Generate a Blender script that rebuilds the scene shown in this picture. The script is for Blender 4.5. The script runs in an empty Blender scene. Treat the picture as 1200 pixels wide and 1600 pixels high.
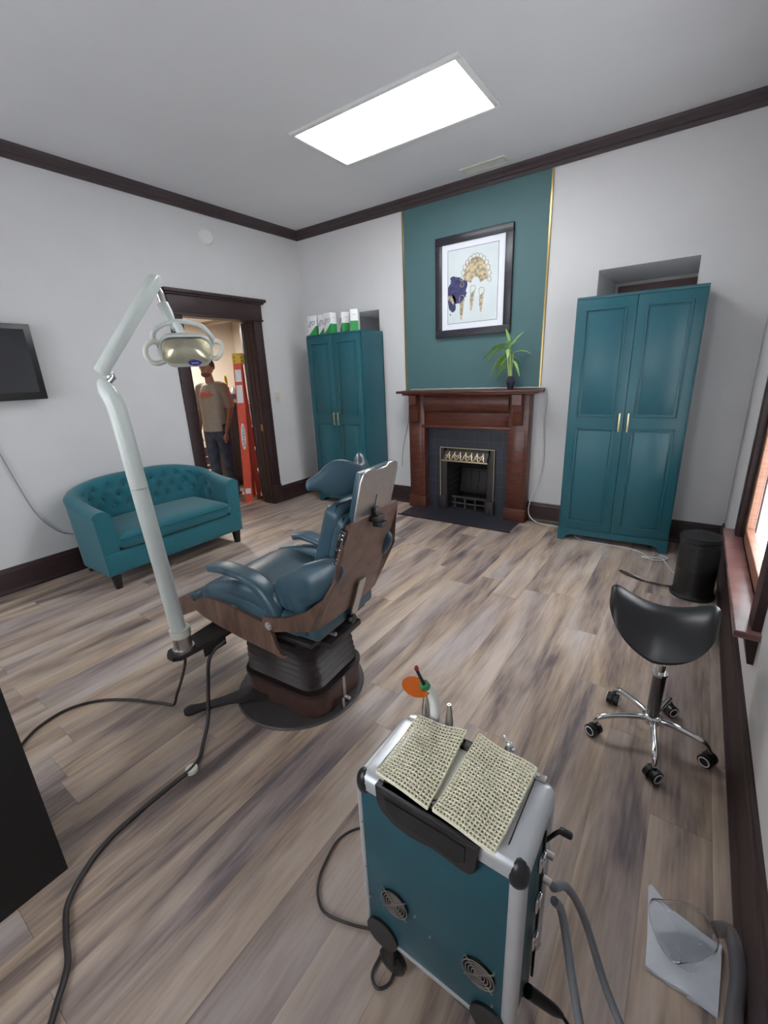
import bpy, bmesh, math, random
from mathutils import Vector, Matrix
random.seed(7)
R = math.radians
C = bpy.context.scene.collection
SC = bpy.context.scene

# ------------------------------------------------------------------ camera
def setup_camera():
    f, yaw, pitch, roll = 680.6, .6216, -.3094, -.0451
    d = Vector((-math.sin(yaw)*math.cos(pitch), math.cos(yaw)*math.cos(pitch), math.sin(pitch)))
    rt = d.cross(Vector((0, 0, 1))).normalized(); up = rt.cross(d)
    r2 = rt*math.cos(roll) + up*math.sin(roll); u2 = -rt*math.sin(roll) + up*math.cos(roll)
    cd = bpy.data.cameras.new('camera'); cam = bpy.data.objects.new('camera', cd); C.objects.link(cam)
    m = Matrix((r2, u2, -d)).transposed().to_4x4(); m.translation = Vector((4.302, -4.43, 1.55))
    cam.matrix_world = m
    cd.sensor_fit = 'HORIZONTAL'; cd.sensor_width = 36; cd.lens = f*36/1200; cd.clip_start = .02; cd.clip_end = 60
    SC.camera = cam
setup_camera()
SC.view_settings.view_transform = 'Standard'; SC.view_settings.look = 'None'
SC.view_settings.gamma = 1; SC.view_settings.use_curve_mapping = False
SC.view_settings.exposure = 0.0
# world: pale overcast daylight that comes in through the windows
W = bpy.data.worlds.new('world'); SC.world = W; W.use_nodes = True
bg = W.node_tree.nodes['Background']; bg.inputs[0].default_value = (.94, .97, 1, 1); bg.inputs[1].default_value = 7.0
PANEL_EMIT = 17.0
HALL_W = 95
def portal(name, loc, rot, sx, sy):
    l = bpy.data.lights.new(name, 'AREA'); l.shape = 'RECTANGLE'; l.size = sx; l.size_y = sy
    l.cycles.is_portal = True
    o = bpy.data.objects.new(name, l); C.objects.link(o); o.location = loc; o.rotation_euler = rot
portal('window_portal_right', (4.72, -1.78, 1.45), (0, R(90), 0), 1.85, 1.0)
portal('window_portal_behind_left', (1.3, -5.75, 1.6), (R(90), 0, 0), 1.2, 1.8)
portal('window_portal_behind_right', (3.2, -5.75, 1.6), (R(90), 0, 0), 1.2, 1.8)
hl = bpy.data.lights.new('hall_fill', 'AREA'); hl.size = .5; hl.energy = HALL_W; hl.color = (1, .93, .85)  # added unseen fill light to brighten the room beyond the doorway
ho = bpy.data.objects.new('hall_fill', hl); C.objects.link(ho); ho.location = (-1.9, -.55, 2.42)

# ------------------------------------------------------------------ material helpers
class NT:
    def __init__(s, name):
        s.m = bpy.data.materials.new(name); s.m.use_nodes = True; s.t = s.m.node_tree
        s.b = s.t.nodes['Principled BSDF']
    def n(s, typ, props=None, **inp):
        nd = s.t.nodes.new(typ)
        for k, v in (props or {}).items(): setattr(nd, k, v)
        for k, v in inp.items():
            key = int(k[1:]) if k[0] == 'i' and k[1:].isdigit() else k
            if isinstance(v, bpy.types.NodeSocket): s.t.links.new(v, nd.inputs[key])
            else: nd.inputs[key].default_value = v
        return nd
    def math(s, op, a, b=0.0, c=None):
        kw = {'i0': a, 'i1': b}
        if c is not None: kw['i2'] = c
        return s.n('ShaderNodeMath', {'operation': op}, **kw).outputs[0]
    def link(s, a, key): s.t.links.new(a, s.b.inputs[key])
    def ramp(s, fac, stops):
        r = s.n('ShaderNodeValToRGB', None, Fac=fac); cr = r.color_ramp
        while len(cr.elements) < len(stops): cr.elements.new(.5)
        for e, (p, c) in zip(cr.elements, stops): e.position = p; e.color = (*c, 1)
        return r.outputs[0]
    def coord(s, scale=(1, 1, 1)):
        tc = s.n('ShaderNodeTexCoord'); mp = s.n('ShaderNodeMapping', None, Vector=tc.outputs['Object'])
        mp.inputs['Scale'].default_value = scale
        return mp.outputs[0]
    def bump(s, h, strength=.3, dist=.002):
        b = s.n('ShaderNodeBump', None, Height=h); b.inputs['Strength'].default_value = strength
        b.inputs['Distance'].default_value = dist
        s.link(b.outputs[0], 'Normal')

def pm(name, col, rough=.5, metal=0, noise=0, nscale=20, bump=0, bdist=.002, **extra):
    """principled with slight procedural variation"""
    T = NT(name); T.b.inputs['Roughness'].default_value = rough; T.b.inputs['Metallic'].default_value = metal
    for k, v in extra.items(): T.b.inputs[k.replace('_', ' ')].default_value = v
    nz = T.n('ShaderNodeTexNoise', None, Vector=T.coord()); nz.inputs['Scale'].default_value = nscale; nz.inputs['Detail'].default_value = 4
    a = tuple(max(0, c*(1-noise)) for c in col); b = tuple(min(1, c*(1+noise)) for c in col)
    T.link(T.ramp(nz.outputs['Fac'], [(.3, a), (.7, b)]), 'Base Color')
    if bump: T.bump(nz.outputs['Fac'], bump, bdist)
    return T.m

def wood(name, dark, light, scale=(3, 3, 30), rough=.4, bump=.1):
    T = NT(name); T.b.inputs['Roughness'].default_value = rough
    v = T.coord(scale)
    nz = T.n('ShaderNodeTexNoise', None, Vector=v); nz.inputs['Scale'].default_value = 3; nz.inputs['Detail'].default_value = 6; nz.inputs['Distortion'].default_value = .6
    T.link(T.ramp(nz.outputs['Fac'], [(.3, dark), (.7, light)]), 'Base Color')
    T.bump(nz.outputs['Fac'], bump, .001)
    return T.m

def floor_mat():
    T = NT('plank_floor'); tc = T.n('ShaderNodeTexCoord'); sep = T.n('ShaderNodeSeparateXYZ', None, Vector=tc.outputs['Object'])
    x, y = sep.outputs[0], sep.outputs[1]
    PW, PL = .182, 1.45
    rx = T.math('DIVIDE', x, PW); row = T.math('FLOOR', rx)
    wn = T.n('ShaderNodeTexWhiteNoise', {'noise_dimensions': '1D'}, W=row)
    ys = T.math('ADD', T.math('DIVIDE', y, PL), T.math('MULTIPLY', wn.outputs[0], 7.3)); col = T.math('FLOOR', ys)
    cmb = T.n('ShaderNodeCombineXYZ', None, X=row, Y=col)
    wn2 = T.n('ShaderNodeTexWhiteNoise', {'noise_dimensions': '2D'}, Vector=cmb.outputs[0])
    # grain: noise stretched along y, shifted per plank
    gx = T.math('ADD', T.math('MULTIPLY', x, 8), T.math('MULTIPLY', wn2.outputs[0], 57))
    gy = T.math('ADD', T.math('MULTIPLY', y, 1.1), T.math('MULTIPLY', wn2.outputs[0], 31))
    g = T.n('ShaderNodeCombineXYZ', None, X=gx, Y=gy)
    n1 = T.n('ShaderNodeTexNoise', None, Vector=g.outputs[0]); n1.inputs['Scale'].default_value = 1; n1.inputs['Detail'].default_value = 5; n1.inputs['Distortion'].default_value = .7
    g2 = T.n('ShaderNodeCombineXYZ', None, X=T.math('MULTIPLY', gx, 9), Y=T.math('MULTIPLY', gy, 5))
    n2 = T.n('ShaderNodeTexNoise', None, Vector=g2.outputs[0]); n2.inputs['Scale'].default_value = 1; n2.inputs['Detail'].default_value = 6
    f = T.math('ADD', T.math('MULTIPLY', n1.outputs['Fac'], .78), T.math('MULTIPLY', n2.outputs['Fac'], .24))
    f = T.math('ADD', f, T.math('MULTIPLY', T.math('SUBTRACT', wn2.outputs[0], .5), .06))
    c = T.ramp(f, [(.30, (.095, .078, .082)), (.39, (.20, .162, .152)), (.465, (.345, .272, .225)), (.55, (.46, .375, .305)), (.70, (.60, .53, .47))])
    # grey / brown drift per plank
    n3 = T.n('ShaderNodeTexNoise', None, Vector=g.outputs[0]); n3.inputs['Scale'].default_value = .55
    mx = T.n('ShaderNodeMix', {'data_type': 'RGBA', 'blend_type': 'MULTIPLY'}, i0=1.0, i6=c,
             i7=T.ramp(n3.outputs['Fac'], [(.35, (.80, .80, .90)), (.65, (1.06, .98, .88))]))
    # seams
    fx = T.math('FRACT', rx); fy = T.math('FRACT', ys)
    ex = T.math('LESS_THAN', fx, .007); ey = T.math('LESS_THAN', fy, .0012)
    sm = T.math('MAXIMUM', ex, ey)
    mx2 = T.n('ShaderNodeMix', {'data_type': 'RGBA'}, i0=T.math('MULTIPLY', sm, .55), i6=mx.outputs[2], i7=(.045, .035, .03, 1))
    T.link(mx2.outputs[2], 'Base Color')
    T.b.inputs['Roughness'].default_value = .42
    T.link(T.math('ADD', .36, T.math('MULTIPLY', n2.outputs['Fac'], .2)), 'Roughness')
    T.bump(T.math('SUBTRACT', n2.outputs['Fac'], T.math('MULTIPLY', sm, 2)), .15, .002)
    return T.m

def tile_mat(name, col, grout, sx, sz, ox=0, oz=0, axis=2):
    T = NT(name); tc = T.n('ShaderNodeTexCoord'); sep = T.n('ShaderNodeSeparateXYZ', None, Vector=tc.outputs['Object'])
    a = T.math('FRACT', T.math('DIVIDE', T.math('ADD', sep.outputs[0], ox), sx))
    b = T.math('FRACT', T.math('DIVIDE', T.math('ADD', sep.outputs[axis], oz), sz))
    g = T.math('MAXIMUM', T.math('LESS_THAN', a, .022), T.math('LESS_THAN', b, .022))
    mx = T.n('ShaderNodeMix', {'data_type': 'RGBA'}, i0=g, i6=(*col, 1), i7=(*grout, 1))
    T.link(mx.outputs[2], 'Base Color'); T.b.inputs['Roughness'].default_value = .35
    T.bump(T.math('SUBTRACT', 1, g), .4, .002)
    return T.m

def emit(name, col, s):
    T = NT(name); T.b.inputs['Base Color'].default_value = (*col, 1)
    T.b.inputs['Emission Color'].default_value = (*col, 1); T.b.inputs['Emission Strength'].default_value = s
    return T.m

def fabric(name, col, scale=420):
    T = NT(name); v = T.coord()
    w = T.n('ShaderNodeTexNoise', None, Vector=v); w.inputs['Scale'].default_value = scale; w.inputs['Detail'].default_value = 2
    T.link(T.ramp(w.outputs['Fac'], [(.3, tuple(c*.72 for c in col)), (.7, tuple(c*1.3 for c in col))]), 'Base Color')
    T.b.inputs['Roughness'].default_value = .9; T.b.inputs['Sheen Weight'].default_value = .25
    T.bump(w.outputs['Fac'], .35, .001)
    return T.m

M = dict(
    wall=pm('wall_paint', (.63, .62, .625), .75, noise=.02, nscale=3, bump=.05),
    ceil=pm('ceiling_paint', (.68, .68, .70), .85, noise=.02, nscale=2),
    hall=pm('hall_paint', (.66, .59, .51), .8, noise=.02, nscale=2),
    dark=wood('dark_trim_wood', (.022, .010, .011), (.042, .019, .019), rough=.5),
    crown=wood('crown_wood', (.040, .026, .030), (.065, .042, .046), scale=(2, 2, 20), rough=.55),
    mahog=wood('mahogany', (.045, .012, .008), (.125, .035, .020), scale=(3, 6, 22), rough=.3),
    sill=wood('sill_wood', (.14, .065, .060), (.24, .125, .115), rough=.22),
    floor=floor_mat(),
    accent=pm('teal_accent_paint', (.060, .135, .145), .6, noise=.03, nscale=3),
    teal=pm('teal_cabinet_lacquer', (.012, .095, .125), .38, noise=.04, nscale=4),
    brass=pm('brass', (.38, .28, .12), .3, 1, noise=.05),
    gold=pm('brushed_gold', (.72, .60, .36), .35, .9, noise=.05),
    sofa=fabric('teal_fabric', (.008, .120, .155)),
    sofabtn=fabric('teal_button_fabric', (.012, .13, .16)),
    leg=pm('black_leg', (.012, .010, .010), .4, noise=.1),
    vinyl=pm('blue_vinyl', (.038, .082, .112), .33, noise=.06, nscale=6, bump=.05),
    ply=wood('walnut_laminate', (.085, .045, .034), (.175, .100, .074), scale=(14, 3, 3), rough=.35),
    plyedge=wood('plywood_edge', (.22, .10, .05), (.36, .19, .10), rough=.5),
    steel=pm('brushed_steel', (.55, .52, .50), .34, 1, noise=.06, nscale=40),
    chrome=pm('chrome', (.75, .75, .76), .09, 1, noise=.02),
    iron=pm('dark_iron', (.030, .026, .026), .5, .2, noise=.15),
    baseplate=pm('grey_brown_base', (.050, .044, .044), .5, noise=.12, nscale=12),
    bellows=pm('brown_rubber', (.024, .015, .014), .42, noise=.12, nscale=10),
    basewood=wood('boot_veneer', (.045, .022, .016), (.085, .045, .034), scale=(8, 8, 3), rough=.4),
    enamel=pm('white_enamel', (.58, .62, .59), .28, noise=.02),
    cream=pm('cream_plastic', (.66, .66, .58), .35, noise=.02),
    black=pm('black_plastic', (.012, .012, .014), .35, noise=.1),
    matteblack=pm('matte_black', (.010, .010, .012), .6, noise=.1),
    screen=pm('screen_glass', (.010, .010, .015), .35, noise=.05, Specular_IOR_Level=.25),
    leather=pm('black_leather', (.012, .012, .015), .36, noise=.08, nscale=60, bump=.06),
    white=pm('white_plastic', (.72, .72, .70), .4, noise=.02),
    paper=pm('white_card', (.75, .75, .77), .6, noise=.01),
    mat_board=pm('mat_board', (.72, .74, .80), .6, noise=.01),
    green=pm('green_print', (.02, .27, .06), .5, noise=.03),
    navy=pm('navy_ink', (.035, .035, .12), .6, noise=.5, nscale=25),
    goldink=pm('gold_ink', (.42, .34, .22), .5, .1, noise=.6, nscale=38),
    ink=pm('dark_ink', (.05, .05, .06), .6),
    silver_ink=pm('silver_ink', (.22, .21, .28), .5),
    tile=tile_mat('slate_tile', (.022, .026, .040), (.085, .085, .095), .157, .157, -.14, -.018),
    hearth=tile_mat('hearth_tile', (.024, .026, .036), (.07, .07, .08), .157, .157, -.14, .02, axis=1),
    soot=pm('soot_brick', (.010, .009, .010), .8, noise=.3, nscale=30),
    sootline=pm('ash_mortar', (.045, .043, .045), .8, noise=.3),
    orange=pm('orange_fibreglass', (.66, .090, .048), .5, noise=.06),
    yellow=pm('yellow_plastic', (.62, .40, .03), .45, noise=.05),
    alu=pm('satin_aluminium', (.62, .64, .67), .36, .55, noise=.03),
    case=pm('teal_case_panel', (.012, .075, .100), .45, noise=.12, nscale=9),
    mesh=pm('cream_mesh', (.93, .88, .68), .8, noise=.05, nscale=60),
    amber=pm('amber_shield', (.85, .20, .02), .12, noise=.02, Transmission_Weight=.55, IOR=1.3),
    hose=pm('grey_hose', (.22, .23, .25), .42, noise=.05),
    cord=pm('brown_grey_cord', (.035, .028, .028), .5, noise=.1),
    greycord=pm('grey_cord', (.25, .26, .27), .5, noise=.05),
    whitecord=pm('white_cord', (.62, .63, .64), .5, noise=.03),
    skin=pm('skin', (.30, .16, .115), .55, noise=.06),
    hair=pm('brown_hair', (.060, .035, .022), .8, noise=.3, nscale=80),
    tee=pm('taupe_cotton', (.30, .28, .25), .85, noise=.06),
    red=pm('red_print', (.62, .16, .12), .7),
    denim=pm('denim', (.040, .058, .095), .85, noise=.45, nscale=14),
    leaf=pm('leaf_green', (.27, .47, .10), .45, noise=.25, nscale=30),
    stem=pm('bamboo_stem', (.36, .46, .14), .45, noise=.2, nscale=40),
    vase=pm('navy_glaze', (.014, .015, .032), .25, noise=.05),
    outletp=pm('ivory_plate', (.62, .58, .48), .4, noise=.02),
    violet=pm('violet_badge', (.05, .035, .22), .3),
    napkin=pm('white_towel', (.66, .68, .74), .85, noise=.03, nscale=50, bump=.2),
    red_tip=pm('dark_red_tip', (.25, .02, .02), .3), greenring=pm('green_ring', (.03, .20, .08), .4),
)
def glass_mat(name, col, rough=.03, ior=1.45, w=1.0):
    T = NT(name); b = T.b.inputs; b['Base Color'].default_value = (*col, 1); b['Transmission Weight'].default_value = w
    b['Roughness'].default_value = rough; b['IOR'].default_value = ior
    return T.m
M['clear'] = glass_mat('clear_plastic', (.94, .95, .96), .03, 1.18)
M['lens'] = glass_mat('frosted_lens', (.96, .95, .88), .09, 1.12, .92)
M['pane'] = glass_mat('window_glass', (.97, .98, 1), 0.0, 1.05)
M['diffuser'] = emit('light_diffuser', (.96, .99, 1.0), PANEL_EMIT)

# ------------------------------------------------------------------ mesh helpers
def BM(): return bmesh.new()
def box(bm, x0, x1, y0, y1, z0, z1, bev=0, seg=2, mi=0, mx=None):
    r = bmesh.ops.create_cube(bm, size=1); vs = r['verts']
    m = Matrix.Translation(((x0+x1)/2, (y0+y1)/2, (z0+z1)/2)) @ Matrix.Diagonal((abs(x1-x0), abs(y1-y0), abs(z1-z0), 1))
    if mx is not None: m = mx @ m
    bmesh.ops.transform(bm, matrix=m, verts=vs)
    fs = set(f for v in vs for f in v.link_faces)
    for f in fs: f.material_index = mi
    if bev > 0:
        es = list(set(e for v in vs for e in v.link_edges))
        bev = min(bev, .49*min(abs(x1-x0), abs(y1-y0), abs(z1-z0)))
        rr = bmesh.ops.bevel(bm, geom=es, offset=bev, segments=seg, affect='EDGES', profile=.5)
        for f in rr['faces']: f.material_index = mi
    return bm
def loft(bm, rings, cap=True, closed=True, mi=0):
    vr = [[bm.verts.new(p) for p in r] for r in rings]
    n = len(rings[0])
    for a, b in zip(vr, vr[1:]):
        for i in range(n if closed else n-1):
            j = (i+1) % n
            try: bm.faces.new((a[i], a[j], b[j], b[i])).material_index = mi
            except ValueError: pass
    if cap and closed:
        bm.faces.new(list(reversed(vr[0]))).material_index = mi; bm.faces.new(vr[-1]).material_index = mi
    return bm
def catmull(pts, k=8):
    P = [Vector(p) for p in pts]; P = [P[0]*2-P[1]] + P + [P[-1]*2-P[-2]]; out = []
    for i in range(1, len(P)-2):
        for j in range(k):
            t = j/k; a, b, c, d = P[i-1], P[i], P[i+1], P[i+2]
            out.append(.5*((2*b)+(c-a)*t+(2*a-5*b+4*c-d)*t*t+(-a+3*b-3*c+d)*t**3))
    out.append(P[-2]); return out
def tube(bm, pts, r, seg=10, smooth=0, cap=True, mi=0, flat=None):
    """r: number or list per point (of the input). flat=(w,h): elliptical section"""
    P = [Vector(p) for p in pts]; n0 = len(P)
    rs = r if isinstance(r, (list, tuple)) else [r]*n0
    if smooth:
        q = catmull(P, smooth); rr = []
        for i in range(len(q)):
            t = i/smooth; a = min(int(t), n0-1); b = min(a+1, n0-1); rr.append(rs[a]+(rs[b]-rs[a])*(t-a))
        P, rs = q, rr
    rings = []; nrm = None
    for i, p in enumerate(P):
        t = (P[min(i+1, len(P)-1)]-P[max(i-1, 0)]).normalized()
        if nrm is None:
            nrm = t.orthogonal().normalized() if abs(t.z) > .95 else t.cross(Vector((0, 0, 1))).cross(t).normalized()
        nrm = (nrm - t*nrm.dot(t)).normalized(); bi = t.cross(nrm)
        fw, fh = flat or (1, 1)
        rings.append([p + rs[i]*(math.cos(2*math.pi*k/seg)*bi*fw + math.sin(2*math.pi*k/seg)*nrm*fh) for k in range(seg)])
    return loft(bm, rings, cap, mi=mi)
def cyl(bm, p0, p1, r0, r1=None, seg=24, mi=0): return tube(bm, [p0, p1], [r0, r1 if r1 is not None else r0], seg, mi=mi)
def lathe(bm, prof, c=(0, 0, 0), seg=32, mx=None, mi=0):
    rings = [[Vector((c[0]+r*math.cos(2*math.pi*k/seg), c[1]+r*math.sin(2*math.pi*k/seg), c[2]+z)) for k in range(seg)] for r, z in prof]
    if mx is not None: rings = [[mx @ p for p in r] for r in rings]
    return loft(bm, rings, True, mi=mi)
def prism(bm, poly, a0, a1, axis='y', mi=0, mx=None):
    def P(u, v, a): return Vector({'y': (u, a, v), 'x': (a, u, v), 'z': (u, v, a)}[axis])
    r0 = [P(u, v, a0) for u, v in poly]; r1 = [P(u, v, a1) for u, v in poly]
    if mx is not None: r0 = [mx @ p for p in r0]; r1 = [mx @ p for p in r1]
    return loft(bm, [r0, r1], True, mi=mi)
def rrect(w, h, r, n=4):
    out = []
    for cx, cy, a0 in ((w/2-r, h/2-r, 0), (-w/2+r, h/2-r, 90), (-w/2+r, -h/2+r, 180), (w/2-r, -h/2+r, 270)):
        for k in range(n+1):
            a = R(a0+90*k/n); out.append((cx+r*math.cos(a), cy+r*math.sin(a)))
    return out
def ell(bm, c, rx, ry, rz, mx=None, seg=20, mi=0):
    c = Vector(c); n = max(6, seg//2); new = bm.verts.new; q = (lambda p: mx @ p) if mx is not None else (lambda p: p)
    top, bot = new(q(c+Vector((0, 0, rz)))), new(q(c-Vector((0, 0, rz)))); rows = []
    for i in range(1, n):
        t = math.pi*i/n; st, ct = math.sin(t), math.cos(t)
        rows.append([new(q(c+Vector((rx*st*math.cos(2*math.pi*k/seg), ry*st*math.sin(2*math.pi*k/seg), rz*ct)))) for k in range(seg)])
    F = bm.faces.new
    for k in range(seg):
        j = (k+1) % seg
        F((top, rows[0][k], rows[0][j])).material_index = mi; F((bot, rows[-1][j], rows[-1][k])).material_index = mi
        for a, b in zip(rows, rows[1:]): F((a[k], b[k], b[j], a[j])).material_index = mi
    return bm
def obj(name, bm, mats, parent=None, smooth=True, loc=None, rotz=0, ang=40):
    bmesh.ops.recalc_face_normals(bm, faces=bm.faces)
    me = bpy.data.meshes.new(name); bm.to_mesh(me); bm.free()
    for m in (mats if isinstance(mats, (list, tuple)) else [mats]): me.materials.append(M[m] if isinstance(m, str) else m)
    if smooth:
        me.shade_smooth(); me.set_sharp_from_angle(angle=R(ang))
    o = bpy.data.objects.new(name, me); C.objects.link(o)
    if parent is not None: o.parent = parent
    if loc: o.location = loc
    o.rotation_euler.z = rotz
    return o
def fix_world(o, root):
    """mesh was built in world coordinates: bring it into the root's space"""
    o.data.transform(root.matrix_world.inverted() if root.matrix_world != Matrix() else Matrix.Translation(-root.location)); return o
def remesh(bm, voxel, smooth=4):
    me = bpy.data.meshes.new('tmp'); bm.to_mesh(me); bm.free(); o = bpy.data.objects.new('tmp', me); C.objects.link(o)
    a = o.modifiers.new('r', 'REMESH'); a.mode = 'VOXEL'; a.voxel_size = voxel
    s = o.modifiers.new('s', 'SMOOTH'); s.iterations = smooth; s.factor = .6
    dg = bpy.context.evaluated_depsgraph_get(); dg.update()
    m2 = bpy.data.meshes.new_from_object(o.evaluated_get(dg)); b = bmesh.new(); b.from_mesh(m2)
    bpy.data.objects.remove(o); bpy.data.meshes.remove(me); bpy.data.meshes.remove(m2)
    return b
def text_bm(s, size, depth=.0005, shear=0, align='CENTER'):
    cu = bpy.data.curves.new('t', 'FONT'); cu.body = s; cu.size = size; cu.extrude = depth; cu.shear = shear
    cu.align_x = align; cu.align_y = 'CENTER'
    o = bpy.data.objects.new('t', cu); C.objects.link(o)
    dg = bpy.context.evaluated_depsgraph_get(); dg.update()
    me = bpy.data.meshes.new_from_object(o.evaluated_get(dg)); b = bmesh.new(); b.from_mesh(me)
    bpy.data.objects.remove(o); bpy.data.meshes.remove(me); return b
def thing(name, label, cat, loc=(0, 0, 0), rotz=0, group=None):
    o = bpy.data.objects.new(name, None); C.objects.link(o); o.location = loc; o.rotation_euler = (0, 0, rotz)
    o.empty_display_size = .1
    return tag(o, label, cat, group)
def tag(o, label, cat, group=None):
    o['label'] = label; o['category'] = cat
    if group: o['group'] = group
    return o
def struct(name, bm, m, smooth=False, parent=None):
    o = obj(name, bm, m, parent, smooth)
    if parent is None: o['kind'] = 'structure'
    return o
def wpart(name, bm, m, root, smooth=True, ang=40):
    """part given in world coordinates under an unrotated root"""
    bmesh.ops.translate(bm, verts=bm.verts, vec=-root.location)
    return obj(name, bm, m, root, smooth, ang=ang)

# ------------------------------------------------------------------ room shell
RW, RH, RY = 4.63, 3.22, -5.6
b = BM(); box(b, -3.2, RW+.1, RY-.1, 1.3, -.1, 0); struct('floor', b, 'floor')
b = BM(); box(b, -.2, RW+.2, RY-.2, 1.2, RH, RH+.1); struct('ceiling', b, 'ceil')
# left wall with the doorway (opening y -1.725..-.85, z 0..2.19)
b = BM(); box(b, -.13, 0, RY-.1, -1.725, 0, RH); box(b, -.13, 0, -.85, 1.2, 0, RH); box(b, -.13, 0, -1.725, -.85, 2.19, RH)
struct('wall_left', b, 'wall')
# back wall with the two deep recesses behind the cabinets
b = BM()
N1, N2 = (.66, 1.185, 2.236), (3.467, 4.172, 2.292)
box(b, -.13, N1[0], 0, .9, 0, RH); box(b, N1[1], 2.05, 0, .9, 0, RH); box(b, 2.60, N2[0], 0, .9, 0, RH); box(b, 2.05, 2.60, 0, .9, .70, RH); box(b, 2.05, 2.60, .42, .9, 0, .70)
box(b, N2[1], RW+.1, 0, .9, 0, RH)
for n in (N1, N2): box(b, n[0], n[1], 0, .9, n[2], RH); box(b, n[0], n[1], .88, .95, 0, .4); box(b, n[0], n[1], .88, .95, 1.15 if n is N2 else 1.30, n[2]); box(b, n[0], n[1], 0, .9, 0, .4)
struct('wall_back', b, 'wall')
for i, (n, zt) in enumerate(((N1, 1.30), (N2, 1.15))):  # unseen window openings added behind the cabinets so daylight brightens the recesses
    b = BM()
    for q in ((n[0], n[0]+.05, .4, zt), (n[1]-.05, n[1], .4, zt), (n[0], n[1], .4, .46), (n[0], n[1], .6, .63)): box(b, q[0], q[1], .84, .90, q[2], q[3])
    box(b, n[0], n[1], .83, .90, zt-.04, zt+.04, .004)
    if i: box(b, n[0]+.03, n[1], .85, .885, 1.5, 2.26, .004)
    w = struct('window_%d' % (i+4), b, 'mahog'); b = BM(); box(b, n[0], n[1], .905, .909, .4, zt); struct('pane', b, 'pane', parent=w)
    portal('recess_portal_%d' % (i+1), ((n[0]+n[1])/2, .97, (zt+.4)/2), (R(-90), 0, 0), n[1]-n[0], zt-.4)
# right wall with a low tall window
WY0, WY1, WZ0, WZ1 = -2.30, -1.26, .53, 2.42
b = BM(); box(b, RW, RW+.07, RY-.1, WY0, 0, RH); box(b, RW, RW+.07, WY1, 1.0, 0, RH)
box(b, RW, RW+.07, WY0, WY1, 0, WZ0); box(b, RW, RW+.07, WY0, WY1, WZ1, RH); struct('wall_right', b, 'wall')
# wall behind the camera with two windows
b = BM(); xs = [-.1, .7, 1.9, 2.6, 3.8, RW+.1]
for i, (a, c) in enumerate(zip(xs, xs[1:])):
    if i % 2 == 0: box(b, a, c, RY-.15, RY, 0, RH)
    else: box(b, a, c, RY-.15, RY, 0, .7); box(b, a, c, RY-.15, RY, 2.5, RH)
struct('wall_front', b, 'wall')
for i, (a, c) in enumerate(((.7, 1.9), (2.6, 3.8))):
    b = BM()
    for q in ((a, a+.06, .7, 2.5), (c-.06, c, .7, 2.5), (a, c, .7, .78), (a, c, 2.42, 2.5), (a, c, 1.57, 1.63)): box(b, q[0], q[1], RY-.12, RY-.04, q[2], q[3])
    w = struct('window_%d' % (i+2), b, 'dark'); b = BM(); box(b, a+.03, c-.03, RY-.083, RY-.077, .73, 2.47); struct('pane', b, 'pane', parent=w)
# accent panel of teal paint between two thin brass strips
b = BM(); box(b, 1.545, 3.032, -.006, 0, 1.30, RH-.02); struct('wall_chimney', b, 'accent')
for i, x in enumerate((1.527, 3.030)):
    b = BM(); box(b, x, x+.018, -.014, 0, 1.34, RH-.1, .002)
    struct('trim_%d' % (i+1), b, 'brass')
# crown moulding, baseboards
def crown(path):  # path of (p0,p1,inward)
    for i, (p0, p1, nv) in enumerate(path):
        d = Vector(p1)-Vector(p0); nn = Vector(nv)
        prof = [(0, 3.125), (.018, 3.125), (.022, 3.150), (.034, 3.158), (.036, 3.178), (.050, 3.196), (.055, 3.22), (0, 3.22)]
        b = BM(); r0 = [Vector(p0)+nn*a+Vector((0, 0, z)) for a, z in prof]; r1 = [Vector(p1)+nn*a+Vector((0, 0, z)) for a, z in prof]
        loft(b, [r0, r1]); struct('trim_%d' % (i+3), b, 'crown')
crown([((0, RY, 0), (0, 0, 0), (1, 0, 0)), ((0, 0, 0), (RW, 0, 0), (0, -1, 0)), ((RW, 0, 0), (RW, RY, 0), (-1, 0, 0)), ((RW, RY, 0), (0, RY, 0), (0, 1, 0))])
BPROF = [(0, 0), (.034, 0), (.034, .014), (.022, .028), (.020, .035), (.020, .172), (.014, .180), (.012, .196), (.006, .203), (0, .203)]
def baseboard(name, segs, nv, mat='dark', hk=1.0):
    b = BM(); nn = Vector(nv)
    for p0, p1 in segs:
        loft(b, [[Vector(p)+nn*a+Vector((0, 0, z*hk)) for a, z in BPROF] for p in (p0, p1)])
    struct(name, b, mat)
baseboard('baseboard_left', [((0, RY, 0), (0, -1.85, 0)), ((0, -.72, 0), (0, 0, 0))], (1, 0, 0))
baseboard('baseboard_back', [((0, 0, 0), (1.62, 0, 0)), ((2.99, 0, 0), (RW, 0, 0))], (0, -1, 0))
baseboard('baseboard_right', [((RW, 0, 0), (RW, RY, 0))], (-1, 0, 0), hk=1.12)
baseboard('baseboard_front', [((0, RY, 0), (RW, RY, 0))], (0, 1, 0))
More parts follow.
